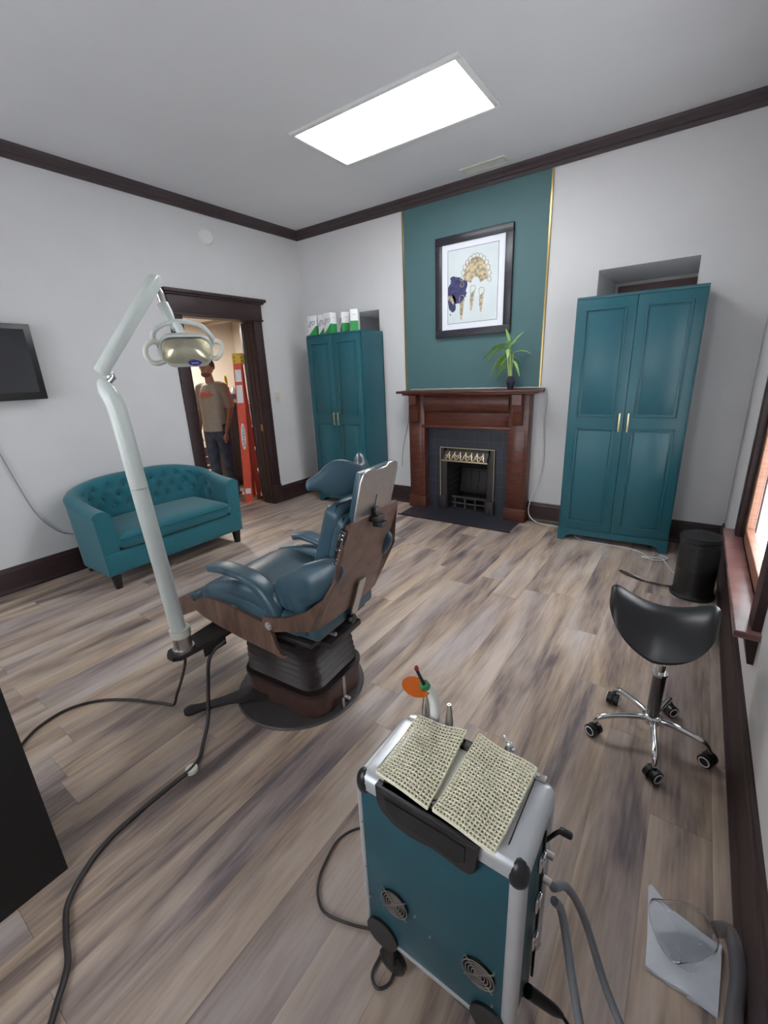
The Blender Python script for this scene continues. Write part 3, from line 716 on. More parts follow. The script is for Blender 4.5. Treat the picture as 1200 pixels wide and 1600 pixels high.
# ------------------------------------------------------------------ dental chair
def make_chair():
    t = thing('dental_chair', 'vintage blue vinyl dental chair with walnut panels on a round base', 'dental chair', (2.79, -3.135, 0), R(184))
    def P(name, bm, m, par=None, ang=40): return obj(name, bm, m, par or t, ang=ang)
    b = BM(); lathe(b, [(.325, 0), (.328, .006), (.322, .014), (.0, .016)], (0, 0, 0), 64); P('base_plate', b, 'baseplate')
    # floor bracket with an eye at its end
    e = Vector((.311, .442, 0)); s0 = Vector((.10, .16, 0)); d = (e-s0).normalized(); n = Vector((-d.y, d.x, 0)); b = BM()
    prof = [(s0-n*.07), (s0+n*.07), (e-d*.17+n*.028), (e-d*.05+n*.022)]
    for k in range(9):
        a = math.pi/2-k*math.pi/8; prof.append(e+d*.032*math.cos(a)+n*.032*math.sin(a))
    prof += [(e-d*.05-n*.022), (e-d*.17-n*.028)]
    loft(b, [[p+Vector((0, 0, .035)) for p in prof], [p+Vector((0, 0, .050)) for p in prof]]); fb = P('floor_bracket', b, 'iron')
    b = BM(); cyl(b, (e.x, e.y, .0500), (e.x, e.y, .0515), .014); P('bolt_hole', b, 'matteblack', fb)
    # veneered boot base, bellows
    def rring(cx, cy, hx, hy, z, r): return [Vector((cx+u, cy+v, z)) for u, v in rrect(2*hx, 2*hy, r, 5)]
    b = BM(); loft(b, [rring(-.03, .0, .245, .19, .016, .09), rring(-.03, 0, .25, .195, .04, .09), rring(-.03, 0, .250, .200, .135, .09), rring(-.03, 0, .235, .185, .14, .09)]); P('boot_base', b, 'basewood')
    b = BM(); rg = []
    nf = 9
    for k in range(nf*2+1):
        u = k/(nf*2); z = .135+u*.275; off = (.014 if k % 2 else 0); hx, hy = .222-.020*u+off, .178-.010*u+off
        if k == 0: rg.append(rring(-.03, 0, .255, .205, z, .09)); rg.append(rring(-.03, 0, .255, .205, z+.02, .09))
        rg.append(rring(-.03+.02*u, 0, hx, hy, z+.02, .075))
    loft(b, rg); P('bellows', b, 'bellows', ang=25)
    b = BM(); box(b, -.285, -.278, -.01, .012, .03, .15, .002); box(b, -.315, -.275, -.008, .010, .02, .035, .003); box(b, -.316, -.308, .045, .06, .016, .07, .003)
    o = P('pedal_strap', b, 'steel'); o['label'] = 'bright steel strap on the boot'
    # mechanism under the seat
    b = BM(); box(b, -.24, .26, -.19, .19, .425, .455, .01); box(b, -.30, -.02, -.20, .22, .44, .465, .006); box(b, -.34, -.24, -.10, .14, .40, .43, .006); box(b, -.10, .22, -.15, .15, .445, .50, .01); P('mechanism', b, 'iron')
    b = BM(); box(b, -.34, .0, -.22, .215, .475, .555, .025, 3); P('under_pad', b, 'vinyl')
    # arm that carries the lamp post
    b = BM(); pr = [(.16, .10), (.30, .10), (.30, .30), (.285, .50), (.255, .525), (.215, .525), (.19, .50), (.165, .30)]
    prism(b, pr, .405, .425, 'z'); box(b, .175, .185, .28, .40, .36, .41, .004); P('post_bracket', b, 'iron')
    # seat cushion and leg rest lofted along the length
    def cush(name, prof, hw, th, edge=.05):
        b = BM(); rg = []
        for i, (u, z, k) in enumerate(prof):
            ring = []
            for j in range(40):
                a = 2*math.pi*j/40; ca, sa = math.cos(a), math.sin(a); q = lambda w_, p: math.copysign(abs(w_)**p, w_)
                y = hw*k*q(ca, .38); top = z if sa > 0 else z
                zz = z-th/2+th/2*k*q(sa, .5) - (.012*(1-abs(y/hw)**2) if sa > 0 else 0)*k
                ring.append(Vector((u, y, zz)))
            rg.append(ring)
        loft(b, rg); return P(name, b, 'vinyl', ang=70)
    cush('seat', [(-.30, .60, .45), (-.29, .61, .9), (-.25, .618, 1), (-.1, .63, 1), (.02, .652, 1), (.12, .668, 1), (.20, .666, 1), (.27, .65, 1), (.325, .628, 1), (.345, .61, .9), (.350, .59, .4)], .262, .125)
    cush('leg_rest', [(.335, .60, .4), (.34, .612, .9), (.38, .590, 1), (.45, .552, 1), (.53, .51, 1), (.60, .475, 1), (.645, .450, .98), (.665, .43, .85), (.67, .41, .4)], .258, .10)
    for s in (1, -1):
        y0, y1 = (s*.262, s*.278)
        b = BM()
        prism(b, [(.375, .535), (.353, .547), (.32, .567), (.284, .576), (.22, .580), (.172, .577), (.07, .567), (-.033, .557), (-.098, .545), (-.125, .522), (-.142, .490), (-.156, .445), (-.168, .420), (-.190, .412), (-.213, .422), (-.215, .412), (-.190, .398), (-.165, .395), (-.142, .403), (.075, .423), (.224, .445), (.313, .462), (.387, .492), (.392, .51)], y0, y1)
        P('side_panel', b, 'ply')
        b = BM(); prism(b, [(.363, .515), (.40, .535), (.432, .547), (.46, .540), (.525, .506), (.58, .475), (.615, .455), (.635, .42), (.62, .39), (.59, .380), (.54, .400), (.44, .45), (.37, .485)], y0*.985, y1*.985); P('leg_panel', b, 'ply')
        # armrest
        path = [(.245 if s > 0 else .16, .745), (.16, .757), (.06, .755), (-.03, .742), (-.10, .712), (-.155, .66), (-.185, .60), (-.19, .56)]
        if s < 0: path = path[:1]+[(.10, .757)]+path[2:]
        b = BM(); rg = []
        for i, (u, z) in enumerate(catmull([(a_, 0, c_) for a_, c_ in path], 5) and [(p.x, p.z) for p in catmull([(a_, 0, c_) for a_, c_ in path], 5)]):
            k = i/(5*(len(path)-1)); th = .030+.045*min(1, max(0, (k-.35)/.4)); w = .088
            if i == 0: th *= .5; w *= .8
            # tangent
            rg.append((Vector((u, s*.238, z)), th, w, k))
        rr = []
        for i, (p, th, w, k) in enumerate(rg):
            tg = (rg[min(i+1, len(rg)-1)][0]-rg[max(i-1, 0)][0]).normalized(); nn = Vector((tg.z, 0, -tg.x)); nn = nn if nn.z > 0 or tg.z < -.9 else -nn
            if nn.z < 0: nn = -nn
            rr.append([p+nn*(v-th/2)+Vector((0, u, 0)) for u, v in rrect(w, th, th*.42, 4)])
        loft(b, rr); P('armrest', b, 'vinyl', ang=60)
        # upholstered side below the armrest
        b = BM()
        for q in range(14):
            f = q/13; ell(b, (.26-.40*f, s*.235, .605+.035*math.sin(math.pi*min(1, f*.9+.05))+.01*f), .045, .030, .040+.028*f, seg=14)
        P('side_pad', remesh(b, .010, 6), 'vinyl', ang=80)
        # bolster at the hip
        b = BM()
        for (u0, yy, z0, r_), (u1, y1_, z1, r1) in zip([(-.185, .205, .700, .062), (-.26, .215, .720, .082), (-.34, .215, .765, .085), (-.41, .195, .815, .062)], [(-.26, .215, .720, .082), (-.34, .215, .765, .085), (-.41, .195, .815, .062), (-.44, .185, .84, .045)]):
            for q in range(5):
                f = q/5; ell(b, (u0+(u1-u0)*f, s*(yy+(y1_-yy)*f), z0+(z1-z0)*f), (r_+(r1-r_)*f), (r_+(r1-r_)*f)*.62, (r_+(r1-r_)*f), seg=16)
        ell(b, (-.20, s*.21, .655), .05, .04, .05); ell(b, (-.27, s*.215, .66), .06, .045, .06)
        P('bolster', remesh(b, .009, 8), 'vinyl', ang=80)
        b = BM(); cyl(b, (-.143, s*.272, .555), (-.143, s*.296, .555), .021, .019); cyl(b, (-.143, s*.296, .555), (-.143, s*.299, .555), .011); P('pivot_cap', b, 'chrome')
    # moulded shell
    half = [((-.500, 0, 1.018), (-.345, 0, .555)), ((-.503, .10, 1.022), (-.345, .10, .555)), ((-.505, .182, 1.022), (-.342, .19, .558)), ((-.500, .200, .99), (-.340, .205, .56)), ((-.485, .212, .90), (-.340, .215, .562)),
            ((-.462, .226, .81), (-.338, .228, .565)), ((-.415, .245, .725), (-.330, .247, .566)), ((-.33, .262, .655), (-.30, .262, .563)), ((-.24, .272, .615), (-.23, .272, .548)), ((-.17, .276, .598), (-.17, .276, .530)), ((-.115, .277, .592), (-.118, .277, .535)), ((-.103, .277, .575), (-.103, .277, .55))]
    cols = [((a[0], -a[1], a[2]), (c[0], -c[1], c[2])) for a, c in half[:0:-1]]+half
    b = BM(); G = []
    for a, c in cols:
        a, c = Vector(a), Vector(c); ln = (a-c)
        G.append([c+ln*k/12 for k in range(13)])
    def nrm(i, k):
        du = G[min(i+1, len(G)-1)][k]-G[max(i-1, 0)][k]; dv = G[i][min(k+1, 12)]-G[i][max(k-1, 0)]
        v = du.cross(dv); return v.normalized() if v.length > 1e-9 else Vector((1, 0, 0))
    rg = []
    for i in range(len(G)):
        outer = [G[i][k] for k in range(13)]; inner = [G[i][k]-nrm(i, k)*.013*(1 if nrm(i, k).x < 0 or True else 1) for k in range(12, -1, -1)]
        rg.append(outer+inner)
    loft(b, rg); P('back_shell', b, 'ply', ang=35)
    # back pad
    def slab(c0, c1, hw, th, name, m, par=None, rr=.03, n=14):
        """pad running from c0 to c1 (u,z), front face on that line, thickness backwards"""
        b = BM(); c0, c1 = Vector((c0[0], 0, c0[1])), Vector((c1[0], 0, c1[1])); tg = (c1-c0).normalized(); bk = Vector((-tg.z, 0, tg.x)); bk = bk if bk.x < 0 else -bk
        L = (c1-c0).length; rg = []
        for i in range(n+1):
            v = i/n; e = min(v*L, (1-v)*L)/rr; e = 1 if e >= 1 else math.sqrt(max(.02, 1-(1-e)**2))
            sect = rrect(2*(hw-rr*(1-e)), th-2*rr*.6*(1-e), rr*.8, 5)
            rg.append([c0+tg*L*v+bk*(th/2+q)+Vector((0, p_, 0)) for p_, q in sect])
        loft(b, rg); return P(name, b, m, par, ang=70)
    slab((-.215, .60), (-.385, 1.085), .155, .085, 'back_pad', 'vinyl', rr=.035, n=30)
    slab((-.305, .62), (-.452, 1.045), .170, .045, 'back_pad_rear', 'vinyl', rr=.02, n=20)
    # switches along the side
    b = BM(); mx = Matrix.Translation((-.475, .193, .925)) @ Matrix.Rotation(R(-19), 4, 'Y'); box(b, -.016, .016, -.006, .008, -.085, .085, .003, mx=mx); sw = P('switch_strip', b, 'black')
    for k in (-.062, -.045, .0, .048, .065):
        b = BM(); box(b, -.010, .010, .006, .013, k-.005, k+.005, .001, mx=mx); o = P('rocker_switch', b, 'chrome', sw); o['label'] = 'small bright rocker switch'
    # headrest plate with slot, headrest pillow
    def plane(u0, z0, u1, z1): pass
    c = Vector((-.503, 0, 1.0)); c1 = Vector((-.560, 0, 1.215)); tg = (c1-c).normalized(); bk = Vector((-tg.z, 0, tg.x)); L = (c1-c).length+.03
    mxp = Matrix((Vector((0, 1, 0)), tg, bk)).transposed().to_4x4(); mxp.translation = c-tg*.03+Vector((.006, 0, 0))
    b = BM(); pts = [(-.135, 0), (.135, 0), (.135, L-.04), (.125, L-.012), (.10, L), (.055, L), (.04, L-.012), (-.04, L-.012), (-.055, L), (-.10, L), (-.125, L-.012), (-.135, L-.04)]
    loft(b, [[mxp @ Vector((u, v, w_)) for u, v in pts] for w_ in (0, .006)]); pl = P('headrest_plate', b, 'steel')
    b = BM(); box(b, -.003, .003, .02, .13, .0055, .0068, mx=mxp); P('slot', b, 'matteblack', pl)
    b = BM(); box(b, -.130, .130, 0.015, L-.01, -.028, -.001, .006, mx=mxp); P('plate_backing', b, 'vinyl', pl)
    b = BM(); cp = [Vector((-.515, 0, 1.02))]; box(b, -.545, -.50, -.028, .028, .985, 1.012, .004); box(b, -.56, -.515, -.02, .022, .965, .985, .003); box(b, -.53, -.50, -.012, .014, 1.0, 1.045, .003); P('clamp', b, 'iron')
    b = BM()
    for s in (1, -1):
        for q in range(16):
            f = q/15; u = -.455+.135*f; y = s*(.02+.135*f**.85); z = 1.165+.012*math.sin(f*2.6)-.022*f
            ell(b, (u, y, z), .034-.020*f, .034-.014*f, .052+.030*math.sin(min(1, f*1.3)*math.pi)-.026*f*f, seg=16)
    ell(b, (-.45, 0, 1.150), .05, .06, .06); ell(b, (-.47, 0, 1.10), .03, .05, .05)
    P('headrest', remesh(b, .007, 7), 'vinyl', ang=80)
    # recline lever and knob
    b = BM(); a = Vector((-.405, .0, .70)); d_ = Vector((-.330, .0, .475))
    tg = (d_-a).normalized(); bk = Vector((-tg.z, 0, tg.x)); bk = bk if bk.x < 0 else -bk
    loft(b, [[a+bk*.014+Vector((0, y, 0)), a+bk*.020+Vector((0, y, 0)), d_+bk*.020+Vector((0, y, 0)), d_+bk*.014+Vector((0, y, 0))] for y in (-.045, .008)]); P('lever_plate', b, 'steel')
    b = BM(); cyl(b, (-.30, 0, .50), (-.355, 0, .49), .012); lathe(b, [(.010, 0), (.024, .004), (.026, .012), (.022, .022), (0, .024)], mx=Matrix.Translation((-.35, .0, .49)) @ Matrix.Rotation(R(-90), 4, 'Y'), seg=8)
    P('recline_knob', b, 'black')
    b = BM(); box(b, -.345, -.12, .095, .11, .455, .47, .002); P('slide_bar', b, 'steel')
    return t
make_chair()

# ------------------------------------------------------------------ dental lamp on its post
def make_lamp():
    B = Vector((2.590, -3.607, .425))
    t = thing('dental_lamp', 'white dental operating lamp on a tall post with a slanted arm', 'lamp', B)
    def P(name, bm, m, par=None, ang=40): o = wpart(name, bm, m, t, ang=ang); o.parent = par or t; return o
    top = Vector((2.568, -3.655, 1.545))
    mid = B.lerp(top, .66)
    b = BM(); cyl(b, B-Vector((0, 0, .01)), B+Vector((0, 0, .075)), .038); cyl(b, B, B+Vector((0, 0, .012)), .046); P('socket', b, 'steel')
    b = BM(); cyl(b, B+Vector((0, 0, .07)), B+Vector((-.001, -.001, .105)), .043); P('collar', b, 'cream')
    b = BM(); tube(b, [B.lerp(top, .09), mid], .0315, 32); P('lower_post', b, 'enamel')
    b = BM(); m1 = B.lerp(top, .662); tube(b, [m1, B.lerp(top, .90), B.lerp(top, .96)+Vector((-.006, -.003, 0)), top+Vector((-.022, -.008, -.010)), top+Vector((-.040, -.010, .014)), top+Vector((-.052, -.010, .026))], [.0315, .0315, .032, .029, .018, .004], 32, smooth=5); P('upper_post', b, 'enamel')
    a0 = Vector((2.520, -3.650, 1.605)); a1 = Vector((2.300, -3.25, 1.985))
    d = (a1-a0).normalized(); sd = d.cross(Vector((0, 0, 1))).normalized(); up = sd.cross(d)
    b = BM(); rg = []
    for k, sc in ((-.018, .80), (-.013, .98), ((a1-a0).length-.05, 1.25), ((a1-a0).length-.02, 1.2), ((a1-a0).length+.004, .95), ((a1-a0).length+.016, .5)):
        rg.append([a0+d*k+sd*u*sc+up*(v*sc+(-.008 if sc < 1 and k > .1 else 0)) for u, v in rrect(.036, .042, .008, 3)])
    loft(b, rg); P('arm', b, 'enamel', ang=50)
    b = BM(); kn = a0+d*.012-up*.03; tube(b, [kn+up*.02, kn-up*.02, top+Vector((-.03, 0, .01))], [.012, .013, .012], 12); ell(b, kn-up*.008, .014, .014, .018); P('elbow_pin', b, 'chrome')
    b = BM(); h0 = a1-d*.030-up*.028; h1 = Vector((2.313, -3.247, 1.865)); tube(b, [h0, h0.lerp(h1, .3), h0.lerp(h1, .75), h1], [.010, .017, .015, .006], 12, smooth=4); P('hinge', b, 'steel')
    # head frame: width w, height u, facing f
    f = Vector((.76, -.42, -.42)).normalized(); w = f.cross(Vector((0, 0, 1))).normalized()*-1; u = f.cross(w).normalized()
    if u.z < 0: u = -u
    cam_right = Vector((.81, .58, 0))
    if w.dot(cam_right) < 0: w = -w
    Hc = Vector((2.425, -3.245, 1.685))
    Mh = Matrix((w, u, f)).transposed().to_4x4(); Mh.translation = Hc
    v = lambda a_, b_, c_: Mh @ Vector((a_, b_, c_))
    b = BM(); c0 = Vector((2.310, -3.25, 1.878)); c1 = Vector((2.355, -3.25, 1.800)); tube(b, [c0+Vector((0, 0, .006)), c0, c0.lerp(c1, .5), c1], [.012, .024, .024, .018], 20); tube(b, [c1+Vector((-.004, 0, .004)), c1+Vector((.015, 0, -.03))], .013, 16); P('swivel', b, 'enamel')
    b = BM(); tube(b, [v(-.112, -.012, -.055), v(-.122, .045, -.06), v(-.075, .085, -.06), v(0, .098, -.06), v(.075, .080, -.06), v(.115, .03, -.055), v(.115, -.005, -.045)], .0105, 12, smooth=6, flat=(1, 1.2)); yk = P('yoke', b, 'enamel')
    b = BM(); tube(b, [v(-.025, .095, -.06), v(-.010, .055, -.045), v(0, .03, -.03)], .018, 16); ell(b, v(-.105, -.03, -.045), .018, .018, .022); P('neck', b, 'enamel')
    b = BM(); rg = []
    for z, sc in ((-.0705, .01), (-.070, .30), (-.066, .55), (-.052, .80), (-.030, .94), (0, 1.0), (.012, 1.0), (.016, .96), (.014, .90), (-.010, .80), (-.034, .55), (-.044, .25), (-.045, .01)):
        rg.append([v(a_*sc, b_*sc, z) for a_, b_ in rrect(.218, .128, .05, 8)])
    loft(b, rg); head = P('lamp_head', b, 'enamel', ang=60)
    b = BM(); rg = []
    for z, sc in ((.010, .93), (.028, .92), (.046, .86), (.060, .70), (.068, .42), (.070, .1)):
        rg.append([v(a_*sc, b_*sc-.006, z) for a_, b_ in rrect(.214, .126, .045, 8)])
    loft(b, rg); o = P('lens_shield', b, 'lens', head, ang=70); o['label'] = 'cloudy translucent lens shield'
    b = BM(); rg = [[v(a_*sc, b_*sc, z) for a_, b_ in rrect(.20, .11, .04, 6)] for z, sc in ((.012, .95), (-.006, .84), (-.030, .56), (-.040, .28), (-.041, .02))]; loft(b, rg, cap=False); P('reflector', b, pm('warm_reflector', (.66, .62, .50), .25, .7, noise=.15, nscale=25), head)
    b = BM(); rg = [[v(.022+a_*sc, -.032+b_*.5*sc, z) for a_, b_ in [(math.cos(q*math.pi/12), math.sin(q*math.pi/12)) for q in range(24)]] for z, sc in ((.055, .026), (.070, .026))]; loft(b, rg); bd = P('badge', b, 'violet', head)
    b = BM(); tube(b, [v(.022-.015+.005*k, -.032+.0015*(-1)**k, .0708) for k in range(7)], .0012, 6, smooth=3); P('badge_mark', b, 'paper', bd)
    for s in (-1, 1):
        b = BM()
        if s < 0: pts = [v(-.095, -.052, .0), v(-.125, -.056, .01), (v(-.150, -.045, .015)), v(-.163, -.015, .015), v(-.158, .018, .012), v(-.135, .036, .01), v(-.105, .036, .008)]
        else: pts = [v(.100, -.040, .0), v(.118, -.040, .01), v(.136, -.022, .012), v(.146, .005, .012), v(.140, .030, .01), v(.118, .040, .008)]
        tube(b, pts, .0105, 12, smooth=6); P('handle', b, 'cream')
    return t
make_lamp()

# chair cords on the floor
def cord(name, pts, r, mat, label, k=8):
    b = BM(); tube(b, pts, r, 8, smooth=k); return tag(obj(name, b, mat), label, 'cord')
cord('lamp_cord', [(2.590, -3.607, .402), (2.575, -3.61, .34), (2.50, -3.605, .22), (2.42, -3.605, .10), (2.37, -3.608, .018), (2.31, -3.625, .008), (2.22, -3.665, .008), (2.12, -3.71, .008), (1.99, -3.80, .008), (1.92, -3.92, .008), (1.94, -4.05, .008), (2.02, -4.15, .008), (2.10, -4.24, .008), (2.20, -4.32, .008)], .0065, 'cord', 'dark cord from the lamp post socket to the black cabinet')
t = thing('foot_control_cord', 'brown cord from the chair running over the floor through a grey cable grommet', 'cord', (2.70, -3.6, 0))
b = BM(); tube(b, [(2.66, -3.45, .40), (2.63, -3.52, .34), (2.63, -3.555, .20), (2.66, -3.60, .07), (2.705, -3.665, .012), (2.76, -3.72, .008), (2.79, -3.776, .016), (2.785, -3.85, .010), (2.785, -3.93, .010), (2.79, -4.03, .010), (2.80, -4.10, .010), (2.83, -4.18, .010), (2.90, -4.27, .010), (2.99, -4.31, .010), (3.075, -4.337, .010), (3.14, -4.385, .010), (3.20, -4.44, .010), (3.30, -4.60, .010)], .0085, 10, smooth=8)
wpart('cable', b, 'cord', t)
b = BM(); lathe(b, [(.024, 0), (.024, .006), (.019, .007), (.019, .011), (.024, .012), (.024, .018), (.007, .019)], (2.79, -3.776, .002), 24); o = wpart('grommet', b, 'cream', t); o['label'] = 'grey plastic disc grommet'

# tall black cabinet at the left edge
t = thing('black_cabinet', 'flat black cabinet cut off at the lower left edge of the photo', 'cabinet', (2.78, -4.228, 0))
b = BM(); box(b, -.45, 0, -.80, 0, 0, 1.25, .003); obj('body', b, 'matteblack', t)
b = BM(); box(b, -.46, .006, -.81, .006, 1.25, 1.275, .003); obj('top_board', b, 'matteblack', t)

# ------------------------------------------------------------------ saddle stool
def make_stool():
    cx, cy = 4.332, -2.598
    t = thing('saddle_stool', 'black saddle stool on five chrome legs with casters', 'stool', (cx, cy, 0))
    feet = [(4.130, -2.690), (4.172, -2.445), (4.395, -2.385), (4.535, -2.620), (4.362, -2.808)]
    for i, (x, y) in enumerate(feet):
        d = Vector((x-cx, y-cy, 0)); r = d.length; d.normalize(); n = Vector((-d.y, d.x, 0)); b = BM()
        tube(b, [d*.02+Vector((0, 0, .115)), d*.07+Vector((0, 0, .118)), d*(r*.6)+Vector((0, 0, .112)), d*(r*.88)+Vector((0, 0, .098)), d*(r)+Vector((0, 0, .07)), d*(r)+Vector((0, 0, .055))], [.014, .013, .012, .012, .009, .006], 12, smooth=5)
        lg = obj('leg', b, 'chrome', t)
        a = math.atan2(d.y, d.x)+random.Random(i+3).uniform(.4, 1.4); ax = Vector((math.cos(a), math.sin(a), 0)); c = d*r+Vector((0, 0, .028))
        b = BM(); tube(b, [c-ax*.026, c-ax*.024, c-ax*.004], [.022, .027, .027], 20); tube(b, [c+ax*.004, c+ax*.024, c+ax*.026], [.027, .027, .022], 20); ell(b, c+Vector((0, 0, .010)), .016, .016, .024); cs = obj('caster', b, 'black', lg)
        for s in (-1, 1):
            b = BM()
            e1 = ax.orthogonal().normalized(); e2 = ax.cross(e1)
            pts = [c+ax*s*.0265+(e1*math.cos(q*math.pi/12)+e2*math.sin(q*math.pi/12))*.0185 for q in range(25)]
            tube(b, pts, .0028, 6)
            o = obj('wheel_ring', b, 'paper', lg); o['label'] = 'white ring on the wheel'
    b = BM(); lathe(b, [(.030, .095), (.036, .10), (.036, .128), (.030, .134), (.027, .136)], seg=24); obj('hub', b, 'chrome', t)
    b = BM(); cyl(b, (0, 0, .11), (0, 0, .335), .0245); obj('gas_column', b, pm('gunmetal', (.20, .20, .21), .25, .9), t)
    b = BM(); cyl(b, (0, 0, .335), (0, 0, .345), .029); cyl(b, (0, 0, .345), (0, 0, .385), .017); cyl(b, (0, 0, .385), (0, 0, .58), .013); obj('piston', b, 'chrome', t)
    b = BM(); box(b, -.07, .07, -.05, .05, .565, .58, .004); obj('seat_bracket', b, 'iron', t)
    # seat: ridge along x, raised ends, skirts down at the sides
    b = BM(); top = []; bot = []; NX, NY = 32, 22
    def S(a, c):
        # a,c in unit disc square -> plan ellipse-ish
        x = -.030+.182*a; hw = (.150+.030*a)*math.sqrt(max(0, 1-abs(a)**6.5)); y = hw*c; zdrop = .030*abs(a)**14
        z = -zdrop+.632+.066*abs(a)**2.0*(1.1 if a < 0 else .95)-.155*(abs(c)**2.1)*(1-.25*abs(a))*(.3+.7*math.sqrt(max(0, 1-abs(a)**3.2)))
        return x, y, z
    rings = []
    for i in range(NX+1):
        a = -math.cos(math.pi*i/NX)*.999; ring = []
        for j in range(NY+1): c = math.sin(math.pi/2*(-1+2*j/NY)); x, y, z = S(a, c); ring.append(Vector((x, y, z)))
        k = math.sqrt(max(.0, 1-a*a))
        for j in range(NY-1, 0, -1):
            c = math.sin(math.pi/2*(-1+2*j/NY)); x, y, z = S(a, c); th = (.062*k+.012)*(1-abs(c)**4)
            ring.append(Vector((x, y*.96, z-th-.012*k)))
        rings.append(ring)
    loft(b, rings); obj('seat', b, 'leather', t, ang=80)
make_stool()

# ------------------------------------------------------------------ black bin-like air purifier / heater with cords
t = thing('waste_bin', 'black ribbed cylindrical bin beside the right cabinet and window', 'bin', (4.455, -1.03, 0))
b = BM(); pr = [(.105, 0), (.132, .0), (.134, .012), (.120, .020), (.116, .03)]
for k in range(15): z = .20+k*.012; pr += [(.117, z), (.1182, z+.003), (.117, z+.006)]
pr += [(.118, .395), (.124, .40), (.124, .42), (.112, .428)]
lathe(b, pr, seg=48); obj('body', b, 'black', t, ang=30)
b = BM(); lathe(b, [(.118, .424), (.120, .430), (.095, .440), (.02, .444), (0, .444)], seg=40); box(b, -.03, -.01, -.02, .0, .443, .447, .002); box(b, .0, .015, -.01, .01, .443, .447, .002); obj('lid', b, 'matteblack', t)
cord('power_cord', [(4.33, -.99, .01), (4.26, -1.00, .008), (4.19, -1.00, .008), (4.12, -.98, .008), (4.03, -.93, .008), (3.99, -.88, .008), (4.04, -.90, .008), (4.10, -.95, .008), (4.17, -.99, .008), (4.24, -1.01, .016), (4.34, -1.03, .02)], .004, 'black', 'thin black cord looped on the floor left of the bin')
b = BM(); tube(b, [(3.48, -.20, .01), (3.60, -.36, .008), (3.80, -.37, .008), (4.00, -.38, .008), (4.09, -.43, .008), (4.16, -.50, .008), (4.24, -.49, .012), (4.27, -.55, .008), (4.31, -.68, .008), (4.36, -.80, .008)], .0045, 8, smooth=6)
tube(b, [(4.12, -.50, .008), (4.18, -.56, .014), (4.25, -.52, .010), (4.28, -.46, .012), (4.22, -.44, .014)], .004, 8, smooth=6); box(b, 4.10, 4.155, -.535, -.515, .0, .018, .004)
tag(obj('extension_cord', b, 'whitecord'), 'white cord trailing under the right cabinet towards the bin', 'cord')

